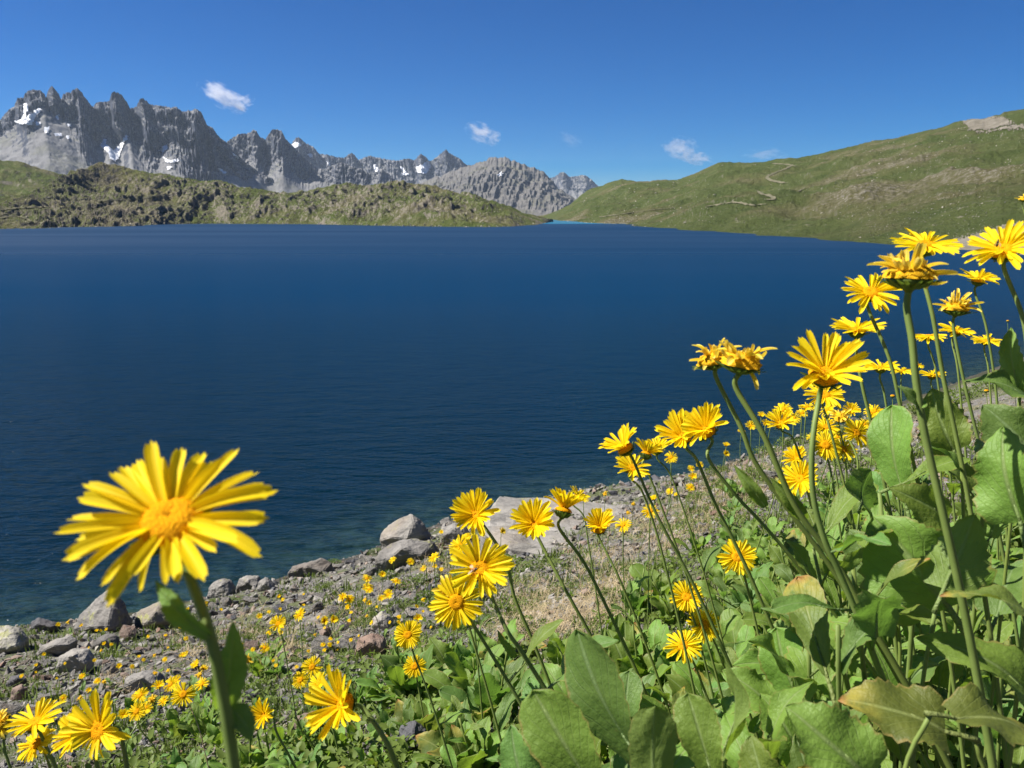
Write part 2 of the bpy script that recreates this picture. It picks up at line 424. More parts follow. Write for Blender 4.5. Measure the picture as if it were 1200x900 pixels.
# ------------------------------------------------------------------ world, sun, camera
SUN_AZ = math.radians(-86); SUN_EL = math.radians(50)
w = bpy.data.worlds.new('World'); scene.world = w; w.use_nodes = True
nt = w.node_tree; bg = nt.nodes['Background']
sky = nt.nodes.new('ShaderNodeTexSky'); sky.sky_type = 'NISHITA'; sky.sun_disc = False
sky.sun_elevation = SUN_EL; sky.sun_rotation = SUN_AZ % (2 * math.pi)
sky.altitude = 3200; sky.air_density = 1.0; sky.dust_density = 0.3; sky.ozone_density = 4.5
hsv = nt.nodes.new('ShaderNodeHueSaturation'); hsv.inputs['Saturation'].default_value = 2.0; hsv.inputs['Hue'].default_value = 0.512
nt.links.new(sky.outputs[0], hsv.inputs['Color']); nt.links.new(hsv.outputs[0], bg.inputs['Color']); bg.inputs['Strength'].default_value = 0.045
sl = bpy.data.lights.new('sun', 'SUN'); sl.energy = 4.8; sl.angle = math.radians(0.53); sl.color = (1.0, 0.955, 0.88)
so = bpy.data.objects.new('sun', sl); COL.objects.link(so)
sdir = Vector((math.sin(SUN_AZ) * math.cos(SUN_EL), math.cos(SUN_AZ) * math.cos(SUN_EL), math.sin(SUN_EL)))
so.rotation_euler = sdir.to_track_quat('Z', 'Y').to_euler(); so.location = (-20, 10, 40)

cam = bpy.data.cameras.new('camera'); co = bpy.data.objects.new('camera', cam); COL.objects.link(co)
cam.sensor_fit = 'HORIZONTAL'; cam.sensor_width = 4.8; cam.lens = F / 1200 * 4.8
cam.clip_start = 0.01; cam.clip_end = 60000
co.matrix_world = Matrix.Translation(CAM) @ Matrix((RIGHT, UP, -FWD)).transposed().to_4x4()
cam.dof.use_dof = True; cam.dof.focus_distance = 1.6; cam.dof.aperture_fstop = 2.6
scene.camera = co
vs_ = scene.view_settings
vs_.view_transform = 'Standard'; vs_.look = 'None'; vs_.exposure = 1.1; vs_.gamma = 1.0; vs_.use_curve_mapping = False
cy = scene.cycles
cy.use_denoising = True
try: cy.denoiser = 'OPENIMAGEDENOISE'
except Exception: pass
cy.max_bounces = 8; cy.transparent_max_bounces = 8; cy.volume_bounces = 3; cy.caustics_reflective = False; cy.caustics_refractive = False
cy.use_adaptive_sampling = True; cy.adaptive_threshold = 0.01

# ------------------------------------------------------------------ near slope
shore_px = [(-700, 800), (-200, 762), (0, 737), (90, 728), (160, 716), (250, 697), (330, 676), (420, 650), (520, 612), (600, 592), (700, 577), (780, 566), (870, 537), (1000, 492), (1100, 455), (1200, 418)]
SH = [water_hit(*p) for p in shore_px]
SH = [Vector((p.x, p.y)) for p in SH]
SH = [SH[0] + Vector((-30, -22))] + SH + [Vector((44, 52)), Vector((62, 74)), Vector((140, 150))]
SHN = np.array([(p.x, p.y) for p in SH])
def shore_dist(X, Y):
    """signed distance to the shoreline, positive on land"""
    X = np.asarray(X, float); Y = np.asarray(Y, float)
    best = np.full(X.shape, 1e9); sgn = np.ones(X.shape)
    for i in range(len(SHN) - 1):
        ax, ay = SHN[i]; bx, by = SHN[i + 1]
        dx, dy = bx - ax, by - ay
        t = np.clip(((X - ax) * dx + (Y - ay) * dy) / (dx * dx + dy * dy), 0, 1)
        qx = X - (ax + t * dx); qy = Y - (ay + t * dy)
        d = np.hypot(qx, qy)
        s = np.where(dx * qy - dy * qx > 0, -1.0, 1.0)
        m = d < best
        best = np.where(m, d, best); sgn = np.where(m, s, sgn)
    return best * sgn
D0 = float(shore_dist(np.array([0.0]), np.array([0.0]))[0])
ZFOOT = CAMZ - 0.62
def ground(X, Y):
    X = np.asarray(X, float); Y = np.asarray(Y, float)
    d = shore_dist(X, Y)
    z = np.where(d > 0, d * ZFOOT / D0, d * 0.5)
    r = np.hypot(X, Y)
    k = np.clip(r / 4.0, 0.25, 1.0)
    z = z + k * 0.10 * fbm(X * 0.55, Y * 0.55, 3, 5) * np.clip(d * 0.5 + 0.25, 0.1, 1) + 0.018 * fbm(X * 3.1, Y * 3.1, 3, 9)
    return z
def gz(x, y): return float(ground(np.array([x]), np.array([y]))[0])

def hits(pxs, pys, off=0.0):
    """first meeting of each pixel ray with the slope raised by off: (N,3) with nan where none"""
    pxs = np.asarray(pxs, float); pys = np.asarray(pys, float)
    out = np.full((len(pxs), 3), np.nan)
    T = np.geomspace(0.35, 60, 160)
    for s in range(0, len(pxs), 2000):
        a = pxs[s:s + 2000]; b = pys[s:s + 2000]
        rx = (a - 600) / F; ry = -(b - 450) / F
        dx = rx; dy = CP + ry * SP; dz = -SP + ry * CP
        X = dx[:, None] * T; Y = dy[:, None] * T; Z = CAMZ + dz[:, None] * T
        g = ground(X, Y) + off
        df = Z - g
        neg = (df < 0) & (Z > -0.05)
        has = neg.any(1); k = neg.argmax(1); k = np.maximum(k, 1)
        i = np.arange(len(a))
        f0 = df[i, k - 1]; f1 = df[i, k]
        t = T[k - 1] + (T[k] - T[k - 1]) * f0 / np.where(np.abs(f0 - f1) < 1e-9, 1, f0 - f1)
        P = np.stack([dx * t, dy * t, CAMZ + dz * t], 1)
        P[~has] = np.nan
        out[s:s + 2000] = P
    return out
def hit1(px, py, off=0.0):
    h = hits([px], [py], off)[0]
    return None if np.isnan(h[0]) else Vector(h)

def axis(lo, hi, fine, growth=1.035):
    a = [0.0]; s = fine
    while a[-1] < hi: a.append(a[-1] + s); s *= growth
    b = [0.0]; s = fine
    while b[-1] > lo: b.append(b[-1] - s); s *= growth
    return np.array(b[:0:-1] + a)
gx = axis(-40, 150, 0.035, 1.022); gy = axis(-10, 160, 0.035, 1.022)
GX, GY = np.meshgrid(gx, gy)
GZ = ground(GX, GY)
vv = np.stack([GX.ravel(), GY.ravel(), GZ.ravel()], 1)
dsh = shore_dist(GX, GY)
fc = [f for f in grid_faces(len(gy), len(gx)) if dsh.ravel()[f[0]] > -4]
tag(obj('terrain', mesh('terrain', vv, fc, M_GROUND)), 'stony grassy slope running down to the lake', None, None, 'structure')

# ------------------------------------------------------------------ lake and far plain
lx = np.concatenate([-np.geomspace(1800, 6, 60), np.linspace(-5, 5, 8), np.geomspace(6, 1800, 60)])
ly = np.concatenate([[-60, -20], np.linspace(0, 60, 60), np.geomspace(62, 1700, 50)])
LX, LY = np.meshgrid(lx, ly)
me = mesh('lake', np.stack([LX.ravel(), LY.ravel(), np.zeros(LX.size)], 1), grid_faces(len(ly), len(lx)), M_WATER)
att = me.attributes.new('shallow', 'FLOAT', 'POINT')
sd = -shore_dist(LX, LY).ravel()
att.data.foreach_set('value', np.clip(1 - sd / 2.6, 0, 1) ** 1.5)
tag(obj('lake', me), 'deep blue mountain lake with fine ripples', None, None, 'structure')
R_ = 11800
pl = [(-R_, -3000, -6), (R_, -3000, -6), (R_, R_, -6), (-R_, R_, -6)]
tag(obj('far_terrain', mesh('far_terrain', pl, [(0, 1, 2, 3)], M_PEN)), None, None, None, 'structure')

# ------------------------------------------------------------------ ridges
def ip(pts, x): 
    p = np.array(pts, float); return np.interp(x, p[:, 0], p[:, 1])
def column_dir(px, py):
    rx = (px - 600) / F; ry = -(py - 450) / F
    dx = rx; dy = CP + ry * SP; dz = -SP + ry * CP
    h = np.hypot(dx, dy)
    return dx / h, dy / h, dz / h
def gaussian(a, s):
    k = np.exp(-0.5 * (np.arange(-3 * s, 3 * s + 1) / s) ** 2); k /= k.sum()
    return np.convolve(np.pad(a, 3 * s, mode='edge'), k, 'valid')

def ridge(name, crest, dist, foot, mat, step, nv, shape, disp, back=0.35, jag=0.0, jagf=0.25, seed=1, smooth=14, v0=0.6):
    x0, x1 = crest[0][0], crest[-1][0]
    px = np.arange(x0, x1 + step, step)
    cyp = ip(crest, px)
    if jag: cyp = cyp - jag * fbm(px * jagf, px * 0 + seed, 4, seed)
    ux, uy, uz = column_dir(px, cyp)
    Dc = dist(px) if callable(dist) else np.full(px.shape, float(dist))
    zc = CAMZ + uz * Dc
    Df = foot(px)
    v = np.linspace(0, 1, nv)[:, None]
    zs = gaussian(zc, smooth); zr = zc - zs
    hprof, dprof = shape(v, px[None, :], zs[None, :])
    D = Df[None, :] + (Dc - Df)[None, :] * dprof
    tw = np.clip((v - v0) / (1 - v0), 0, 1); tw = tw * tw * (3 - 2 * tw)
    Z = -2 + (zs + 2)[None, :] * hprof + zr[None, :] * tw
    X = ux[None, :] * D; Y = uy[None, :] * D
    dd, dz = disp(px[None, :], v, X, Y, Z, zc[None, :], cyp[None, :])
    D = D + dd; Z = Z + dz
    nb = 14
    vb = np.linspace(0, 1, nb + 1)[1:, None]
    Db = Dc[None, :] * (1 + back * vb); Zb = zc[None, :] * (1 - vb ** 1.4)
    Db = Db + dd[-1:, :] * (1 - vb)
    Zb = Zb + dz[-1:, :] * (1 - vb)
    D = np.concatenate([D, Db]); Z = np.concatenate([Z, Zb])
    X = ux[None, :] * D; Y = uy[None, :] * D
    V = np.stack([X.ravel(), Y.ravel(), Z.ravel()], 1)
    fs = grid_faces(nv + nb, len(px))
    me = mesh(name, V, fs, mat)
    o = tag(obj(name, me), None, None, None, 'structure')
    return o, BVHTree.FromPolygons([tuple(q) for q in V], fs)

crest1 = [(-420, 190), (-300, 168), (-200, 180), (-120, 150), (-60, 158), (-25, 150), (0, 139), (5.5, 133.6), (16.5, 124), (20.6, 115.7), (27, 114.5), (34, 107.5), (47, 106), (51, 107.5), (53.6, 111.6), (56, 106), (59, 104.5), (62, 104), (66, 106), (69, 109), (71, 112), (74, 108.5), (78, 107), (82.5, 109), (86, 107), (91, 105), (96, 109), (104.5, 118.5), (108.6, 122.6), (113, 119.5), (121, 118.5), (128, 118.5), (131, 111.6), (134, 110), (137.5, 110), (142, 112), (146, 116), (152.6, 124), (156, 123.5), (159.5, 122.6), (163, 118), (165, 115.5), (168, 115), (172, 117), (176, 121), (181.5, 122.6), (192.5, 125), (200, 127.5), (206, 127), (217, 132), (223, 131), (228, 130), (236.5, 135), (242, 146), (249, 150), (256, 160), (262.6, 165), (268, 169), (275, 178), (290, 192), (310, 205), (335, 216), (360, 226)]
def shape1(v, px, zc):
    cb = ip([(-420, .6), (-100, .66), (0, .70), (20, .72), (36, .80), (50, .76), (70, .70), (85, .64), (98, .60), (112, .54), (122, .60), (127, .52), (136, .48), (148, .66), (156, .56), (168, .46), (182, .46), (196, .56), (208, .54), (220, .44), (240, .38), (256, .42), (275, .5), (360, .5)], px[0])[None, :]
    cb = np.minimum(gaussian(cb[0], 5)[None, :] + 0.10, 0.86) + 0.015 * pnoise(px * 0.08, px * 0 + 3.3, 2)
    vc = 0.80
    low = cb * (v / vc) ** 1.25
    t = np.clip((v - vc) / (1 - vc), 0, 1)
    h = np.where(v < vc, low, cb + (1 - cb) * t)
    dp = np.where(v < vc, 0.90 * v / vc, 0.90 + 0.10 * t)
    return h, dp
def disp1(px, v, X, Y, Z, zc, cyp):
    c = cyp[0]; sm = gaussian(c, 22)
    gull = (c - sm)[None, :]                                          # >0 where the crest dips
    env = np.clip((v - 0.72) / 0.10, 0, 1)
    u = px * 0.10 + 0.6 * pnoise(px * .03, Z * .006, 77)
    fl = ridged(u, Z * 0.007 + 5, 5, 21, 0.6) - 1.0
    fl2 = fbm(px * 0.30 + Z * 0.004, Z * 0.05, 5, 31, 0.6)
    slab = ridged(px * 0.042 + Z * 0.004, Z * 0.005, 4, 41, 0.42)
    dd = env * (gull * 14 - 10 * fl + 13 * fl2 - 75 * (slab - 0.8))
    low = 1 - env
    dz = low * (15 * fbm(X * 0.004, Y * 0.004, 5, 12) + 6 * fbm(X * 0.02, Y * 0.02, 4, 14)) * np.clip(v * 4, 0, 1)
    dz = dz + env * (1 - np.clip((v - 0.93) / 0.07, 0, 1)) * 14 * fbm(X * 0.012, Z * 0.02, 4, 15)
    # dark buttresses standing out of the scree
    for bx, by, rx_, rz_, am in ((232, 200, 20, 52, 120), (96, 165, 11, 40, 70), (28, 156, 10, 26, 60), (172, 185, 12, 40, 60), (212, 168, 20, 60, 60)):
        zb = (HORIZON - by) / F * 4300 + 5
        g = np.exp(-((px - bx) / rx_) ** 2 * 1.2 - ((Z - zb) / (rz_ * 2.4)) ** 2)
        dd = dd - am * np.clip(g * 1.6, 0, 1) * (0.7 + 0.5 * ridged(px * 0.2, Z * 0.01, 3, 51))
    return dd, dz
mt1, bv1 = ridge('mountain', crest1, 4500, lambda x: np.full(x.shape, 3300.0), M_MTN, 0.55, 190, shape1, disp1, 0.4, 0.7, 0.45, 3, 12, 0.78)

crest2 = [(225, 200), (250, 185), (262, 172), (268, 165), (278, 158), (286, 157), (292, 156), (297, 153), (301, 155), (305, 160), (311, 162.5), (314, 159), (318, 154), (322, 152), (326, 153), (330, 155), (333, 160), (342, 170), (352, 180), (362, 190), (372, 196), (380, 198), (388, 194), (398, 191), (408, 193), (416, 196), (424, 198), (432, 203), (438, 200), (447, 198), (455, 203), (462, 210), (475, 220), (500, 232), (520, 240)]
def shape2(v, px, zc):
    cb = 0.60 + 0.14 * pnoise(px * 0.04, px * 0 + 1.3, 6); vc = 0.76
    t = np.clip((v - vc) / (1 - vc), 0, 1)
    return np.where(v < vc, cb * (v / vc), cb + (1 - cb) * t), np.where(v < vc, 0.84 * v / vc, 0.84 + 0.16 * t)
def disp2(px, v, X, Y, Z, zc, cyp):
    c = cyp[0]; gull = (c - gaussian(c, 16))[None, :]
    env = np.clip((v - 0.45) / 0.25, 0, 1)
    fl = ridged(px * 0.11, Z * 0.007 + 2, 5, 61, 0.6) - 1.0
    dd = env * (gull * 12 - 11 * fl + 16 * fbm(px * 0.32, Z * 0.05, 5, 62, .6) - 35 * (ridged(px * 0.06 - Z * 0.005, Z * 0.003, 3, 63) - .8))
    dz = (1 - env) * (20 * fbm(X * 0.005, Y * 0.005, 5, 64)) * np.clip(v * 4, 0, 1)
    return dd, dz
mt2, bv2 = ridge('mountain', crest2, 5000, lambda x: np.full(x.shape, 3900.0), M_MTN, 0.55, 110, shape2, disp2, 0.3, 0.8, 0.5, 5)

crest3 = [(300, 190), (325, 178), (342, 168), (346, 164), (350, 162), (354, 164.5), (358, 168), (367, 172), (375, 180), (387, 182), (395, 184), (403, 185), (408, 181.5), (412, 180), (416, 182), (420, 187), (427, 184.5), (433, 183), (440, 184.5), (447, 186), (455, 187), (463, 188), (470, 187), (477, 186), (487, 187), (490, 183), (493, 181), (498, 183.5), (503, 188), (507, 187), (510, 185), (516, 180.5), (520, 178), (523, 177), (528, 180.5), (533, 183), (539, 186), (545, 192), (552, 193), (558, 192), (562, 191), (575, 196), (600, 206), (640, 225)]
def disp3(px, v, X, Y, Z, zc, cyp):
    c = cyp[0]; gull = (c - gaussian(c, 14))[None, :]
    env = np.clip((v - 0.35) / 0.25, 0, 1)
    fl = ridged(px * 0.10, Z * 0.006 + 2, 5, 71, 0.6) - 1.0
    dd = env * (gull * 26 - 18 * fl + 28 * fbm(px * 0.35, Z * 0.035, 5, 72, .6) - 60 * (ridged(px * 0.07 + Z * 0.003, Z * 0.002, 3, 73) - .8))
    dz = (1 - env) * (30 * fbm(X * 0.004, Y * 0.004, 5, 74)) * np.clip(v * 4, 0, 1)
    return dd, dz
mt3, bv3 = ridge('mountain', crest3, 7200, lambda x: np.full(x.shape, 5400.0), M_MTN, 0.6, 100, shape2, disp3, 0.3, 0.7, 0.5, 8)

crest4 = [(440, 232), (480, 218), (510, 208), (530, 200), (545, 195), (556, 193), (567, 188.5), (573, 186), (580, 185), (587, 185.5), (593, 186), (600, 188), (607, 190), (612, 192), (617, 193), (622, 195.5), (627, 198), (634, 201), (640, 205), (647, 210), (652, 217), (660, 224), (672, 233), (700, 246), (740, 262)]
def shape4(v, px, zc):
    return v ** 0.9, v
def disp4(px, v, X, Y, Z, zc, cyp):
    env = np.sin(np.pi * np.clip(v, 0, 1)) ** 0.6
    fl = ridged(px * 0.055 + (1 - v) * 1.6, (1 - v) * 0.5, 3, 81, 0.45) - 1.0
    dd = env * (-75 * fl + 30 * fbm(px * 0.25, Z * 0.03, 5, 82, .6))
    return dd, env * 22 * fbm(X * 0.006, Y * 0.006, 5, 84)
mt4, bv4 = ridge('mountain', crest4, 5600, lambda x: np.full(x.shape, 4000.0), M_MTN_FAR, 0.6, 130, shape4, disp4, 0.3, 2.4, 0.13, 9)

crest5 = [(600, 215), (625, 208), (640, 207), (647, 208), (653, 205), (656, 203), (660, 202), (664, 204), (667, 207), (672, 206.5), (677, 206), (682, 205), (687, 206), (690, 208), (693, 210), (697, 214), (700, 217), (710, 222), (730, 232), (760, 245)]
mt5, bv5 = ridge('mountain', crest5, 9500, lambda x: np.full(x.shape, 7600.0), M_MTN, 0.6, 80, shape2, disp3, 0.2, 0.6, 0.5, 10)

# ---- snow patches draped on the faces
def in_poly(x, y, poly):
    r = False; j = len(poly) - 1
    for i in range(len(poly)):
        xi, yi = poly[i]; xj, yj = poly[j]
        if (yi > y) != (yj > y) and x < (xj - xi) * (y - yi) / (yj - yi) + xi: r = not r
        j = i
    return r
def drape(name, poly, bvhs, mat, lift, step=0.5, rough=0.6, seed=0):
    xs = [p[0] for p in poly]; ys = [p[1] for p in poly]
    nx = int((max(xs) - min(xs)) / step) + 2; ny = int((max(ys) - min(ys)) / step) + 2
    idx = {}; V = []; fs = []
    def vert(i, j):
        if (i, j) in idx: return idx[(i, j)]
        x = min(xs) + i * step; y = min(ys) + j * step
        jx = rough * mnoise.noise(Vector((x * 1.3, y * 1.3, seed))) ; jy = rough * mnoise.noise(Vector((x * 1.3, y * 1.3, seed + 9)))
        r = ray(x + jx * 0.4, y + jy * 0.4).normalized()
        best = None
        for b in bvhs:
            loc, n, k, d = b.ray_cast(CAM, r)
            if loc is not None and (best is None or d < best[2]): best = (loc, n, d)
        if best is None: idx[(i, j)] = None; return None
        loc, n, d = best
        if n.dot(r) > 0: n = -n
        V.append(loc + n * lift); idx[(i, j)] = len(V) - 1
        return idx[(i, j)]
    for i in range(nx):
        for j in range(ny):
            x = min(xs) + (i + .5) * step; y = min(ys) + (j + .5) * step
            ox = rough * mnoise.noise(Vector((x * 0.5, y * 0.5, seed + 3))) * 2; oy = rough * mnoise.noise(Vector((x * 0.5, y * 0.5, seed + 5))) * 2
            if in_poly(x + ox, y + oy, poly):
                q = [vert(i, j), vert(i, j + 1), vert(i + 1, j + 1), vert(i + 1, j)]
                if None in q: continue
                ds = [(V[k] - CAM).length for k in q]
                if max(ds) - min(ds) > 0.06 * min(ds): continue
                fs.append(tuple(q))
    if not fs: return None
    return obj(name, mesh(name, V, fs, mat))
snow = [
 ([(17, 143), (27, 140), (29, 122), (31.5, 122), (32.5, 138), (37, 133), (46, 127), (48.5, 129), (40, 139), (36, 146), (25, 145.5)], 'forked white snow gully under the first pinnacles of the jagged range'),
 ([(43, 144), (48, 143.5), (48, 148.5), (43, 148)], 'tiny square snow patch beside the forked snow gully'),
 ([(51, 151), (57.5, 149), (56, 156.5), (53, 157.5)], 'small upright snow patch on scree below the forked gully'),
 ([(62, 157), (72, 157), (72.5, 160.5), (64, 160.5)], 'thin horizontal snow strip on the grey scree'),
 ([(78, 160), (81, 160), (80.5, 164), (77.5, 163.5)], 'tiny snow speck at the end of the thin snow strip'),
 ([(66, 136), (68.5, 135.5), (68.5, 141), (66, 141)], 'small snow speck at the foot of the twin pinnacles'),
 ([(78, 146), (82.5, 146), (82, 149), (78, 149)], 'small snow dot under the tall dark pinnacle'),
 ([(118.5, 172), (122, 163), (124.5, 165), (125.5, 171), (132, 177), (140, 172), (147.5, 159), (150, 160), (145, 172), (140, 184), (135, 190.5), (129, 187), (126, 179)], 'largest snow patch, Y shaped, between two dark rock towers'),
 ([(187, 176), (196, 169), (197.5, 174), (191, 179.5)], 'slanting snow patch below the massive dark buttress'),
 ([(191, 184.5), (200, 189.5), (210, 186), (210, 189), (203, 191.5), (196, 191.5)], 'V shaped snow patch on scree under the massive buttress'),
 ([(196, 196), (201.5, 195), (200, 199.5), (197, 200)], 'snow speck below the V shaped snow patch'),
 ([(271, 179), (280, 183), (279, 186), (273, 182.5)], 'narrow snow wedge in the gap between the two dark ranges'),
 ([(255.5, 196.5), (264.5, 202), (263.5, 205), (257, 200)], 'slanting snow streak beneath the gap between the ranges'),
 ([(340, 170), (347, 166), (353, 170), (347, 173)], 'snow cap patch under the pale peak behind the dark ridge'),
 ([(360, 180), (366, 181), (367, 185), (362, 184)], 'snow patch on the shoulder of the pale peak'),
 ([(383, 189), (387, 190), (388, 194), (384, 194)], 'small snow speck above the low dark spur'),
 ([(437, 192), (440, 193), (444, 200), (441, 202), (437, 197)], 'slanted snow streak on the distant long ridge'),
 ([(467, 194), (473, 197), (477, 203), (480.5, 205), (470, 206.5), (472, 201)], 'snow hook below the low notch of the distant ridge'),
 ([(488, 196), (494, 193), (502, 189), (505, 196), (499, 204), (490, 202)], 'broad snowfield in the cirque under the pointed far summit'),
 ([(582.5, 205), (588, 202), (590, 203), (586, 208)], 'lone snow patch on the rounded brown mountain'),
]
for k, (poly, lab) in enumerate(snow):
    o = drape('snow_patch', poly, [bv1, bv2, bv3, bv4], M_SNOW, 5.0, 0.42, 0.6, k)
    if o: tag(o, lab, 'snow patch', 'old snow patches on the far mountains')

# ---- peninsula and the low hill behind it
wl_p = [(-500, 278), (-200, 274), (0, 270), (55, 270), (75, 268.5), (96, 268), (124, 266.8), (150, 265.6), (172, 264.4), (186, 263.4), (200, 262.8), (220, 262.4), (247, 262.2), (300, 262.6), (367, 263), (420, 264.3), (467, 265), (520, 266), (567, 266.6), (600, 266), (627, 264.5), (636, 263), (643, 261), (648, 259.5)]
crest_p = [(-500, 232), (-200, 236), (0, 232), (25, 228), (45, 220), (62, 212), (76, 205), (91, 199.5), (104, 195.5), (118, 193), (130, 193), (143, 194), (165, 199.6), (192, 205), (209, 208), (242, 212), (261, 216), (286, 221.6), (305, 221.6), (330, 226.5), (343, 227), (367, 223), (400, 222), (430, 220), (450, 219), (467, 217), (487, 218), (513, 219), (530, 226), (548, 229), (567, 232), (583, 237), (600, 243), (617, 252), (628, 254), (638, 256.5), (648, 258.8)]
def foot_of(wl):
    p = np.array(wl, float)
    def f(px):
        y = np.interp(px, p[:, 0], p[:, 1])
        ux, uy, uz = column_dir(px, y)
        return CAMZ / -uz - 2.0
    return f
fp = foot_of(wl_p)
def dist_p(px):
    base = ip([(-500, 260), (0, 330), (180, 400), (300, 440), (643, 480)], px)
    h = ip(crest_p, px)
    return gaussian(np.maximum(fp(px) + 60, base + 3.4 * (256 - h)), 34)
def shape_p(v, px, zc):
    e = ip([(-500, 2.0), (60, 2.2), (140, 2.0), (185, 1.2), (235, .85), (700, .8)], px[0])[None, :]
    return v ** e, v
def disp_p(px, v, X, Y, Z, zc, cyp):
    env = np.clip(v * 6, 0, 1) * (1 - 0.6 * np.clip((v - 0.85) / 0.15, 0, 1))
    hgt = np.clip(zc / 16.0, 0.12, 1.3)
    warp = 6 * fbm(X * 0.02, Y * 0.02, 3, 90)
    n = 3.4 * fbm((X + warp) * 0.028, (Y + warp) * 0.018, 5, 91) + 2.0 * (ridged(X * 0.05, Y * 0.03, 5, 92, 0.6) - 0.7) + 0.5 * fbm(X * 0.3, Y * 0.2, 3, 93)
    sgn = np.where(n > 0, n, n * 0.7)
    return env * 0, env * hgt * sgn
pen, bvp = ridge('peninsula_hill', crest_p, dist_p, fp, M_PEN, 0.8, 150, shape_p, disp_p, 0.25, 0.8, 0.2, 12, 30, 0.9)
tag(pen, None, None, None, 'structure')
crest_b = [(-700, 200), (-300, 180), (-120, 184), (0, 188.6), (27.5, 191), (55, 199), (75, 206), (95, 212), (130, 222), (200, 236), (280, 250)]
def disp_b(px, v, X, Y, Z, zc, cyp):
    env = np.clip(v * 6, 0, 1) * (1 - 0.6 * np.clip((v - 0.85) / 0.15, 0, 1))
    return env * 0, env * (7 * fbm(X * 0.01, Y * 0.01, 5, 95) + 5 * (ridged(X * 0.02, Y * 0.02, 5, 96) - .7))
bh, bvb = ridge('back_hill', crest_b, 1100, lambda x: np.full(x.shape, 760.0), M_PEN, 1.0, 120, shape_p, disp_b, 0.3, 0.6, 0.1, 13, 30, 0.9)

# ---- hillside across the lake
wl_r = [(600, 256.2), (640, 257.2), (655, 259.5), (680, 261), (701, 262.5), (757, 267), (827, 275), (892, 282), (967, 287.6), (1037, 292.5), (1107, 298), (1149, 303), (1200, 309), (1300, 322), (1500, 350), (1900, 400)]
crest_r = [(600, 254), (628, 254), (640, 252), (655, 246), (668, 240), (678, 231), (687, 224), (696, 220), (705, 217), (716, 212), (729, 209), (743, 211), (757, 212), (771, 211), (785, 212), (797, 210.5), (808, 207), (825, 199), (841, 191.5), (855, 190.5), (869, 191), (885, 190.5), (901, 190), (918, 188), (934, 186), (955, 182), (976, 177), (1000, 171), (1027, 165), (1053, 160), (1079, 154), (1105, 146), (1125, 139), (1139, 138), (1155, 137), (1172, 133.5), (1177, 130), (1200, 126.6), (1300, 108), (1500, 80), (1900, 50)]
fr_ = foot_of(wl_r)
def dist_r(px):
    return ip([(600, 1150), (700, 1050), (800, 900), (900, 820), (1000, 740), (1100, 680), (1200, 640), (1900, 500)], px)
def shape_r(v, px, zc):
    return 0.55 * v + 0.45 * v ** 1.8, v
def disp_r(px, v, X, Y, Z, zc, cyp):
    env = np.clip(v * 5, 0, 1) * (1 - 0.75 * np.clip((v - 0.8) / 0.2, 0, 1))
    far = np.clip(zc / 45.0, 0.1, 1)
    n = 6 * fbm(X * 0.011, Y * 0.008, 5, 101) + 2.0 * (ridged(X * 0.03, Y * 0.02, 5, 102) - .8) + 0.4 * fbm(X * 0.2, Y * 0.15, 4, 103)
    return env * 0, env * far * n
rh, bvr = ridge('hillside', crest_r, dist_r, fr_, M_RHILL, 1.0, 170, shape_r, disp_r, 0.3, 0.5, 0.15, 15, 14, 0.85)

# ---- tracks and scree on the hills
def ribbon(name, pts, wid, bvh, mat, lift=0.35, n=10):
    P = []
    q = smooth_path([Vector((x, y, 0)) for x, y in pts], n)
    for v in q:
        loc, nn, k, d = bvh.ray_cast(CAM, ray(v.x, v.y).normalized())
        if loc is not None: P.append(loc)
    V = []; fs = []
    for i, p in enumerate(P):
        t = (P[min(i + 1, len(P) - 1)] - P[max(i - 1, 0)]); t.z = 0
        if t.length < 1e-6: t = Vector((1, 0, 0))
        s = Vector((-t.y, t.x, 0)).normalized() * wid * (0.8 + 0.4 * mnoise.noise(Vector((i * 0.4, 1, 2))))
        for a in (p - s, p - s * 0.3, p + s * 0.3, p + s):
            loc, nn, k, d = bvh.ray_cast(a + Vector((0, 0, 60)), Vector((0, 0, -1)))
            z = loc.z if loc is not None and abs(loc.z - p.z) < 6 else p.z
            V.append((a.x, a.y, z + lift))
    fs = grid_faces(len(P), 4)
    return tag(obj(name, mesh(name, V, fs, mat)), None, None, None, 'structure')
for pts, wd in (([(929, 193), (921, 198), (908, 203), (899, 208), (905, 212), (919, 215)], 1.15),
                ([(888, 224), (893, 228), (904, 231), (906, 234), (899, 235)], 0.95),
                ([(826, 243), (845, 240), (862, 238), (880, 241), (898, 240)], 0.5),
                ([(935, 225), (941, 222), (943, 220)], 0.5),
                ([(905, 192), (920, 193), (935, 195)], 0.8), ([(702, 255), (730, 251), (760, 247), (790, 244)], 0.5)):
    ribbon('hill_track', pts, wd, bvr, M_TRACK)
for pts, wd in (([(95, 236.5), (115, 236), (140, 234.5), (165, 233), (183, 230)], 0.9), ([(0, 246), (25, 244), (40, 243.5), (58, 243)], 0.7), ([(0, 256), (15, 254), (28, 256), (40, 262)], 0.5)):
    ribbon('shore_track', pts, wd, bvp, M_TRACK, 0.3)
for poly in ([(1128, 141), (1140, 138.5), (1158, 137), (1176, 137), (1186, 144), (1200, 147), (1220, 150), (1200, 152), (1175, 152), (1150, 156), (1135, 152)],
             [(1120, 282), (1150, 276), (1175, 268), (1200, 262), (1230, 262), (1230, 312), (1200, 306), (1170, 303), (1150, 300), (1118, 297), (1112, 290)]):
    o = drape('scree_slope', poly, [bvr], M_SCREE, 0.4, 1.0, 2.5, 3)
    if o: tag(o, None, None, None, 'structure')

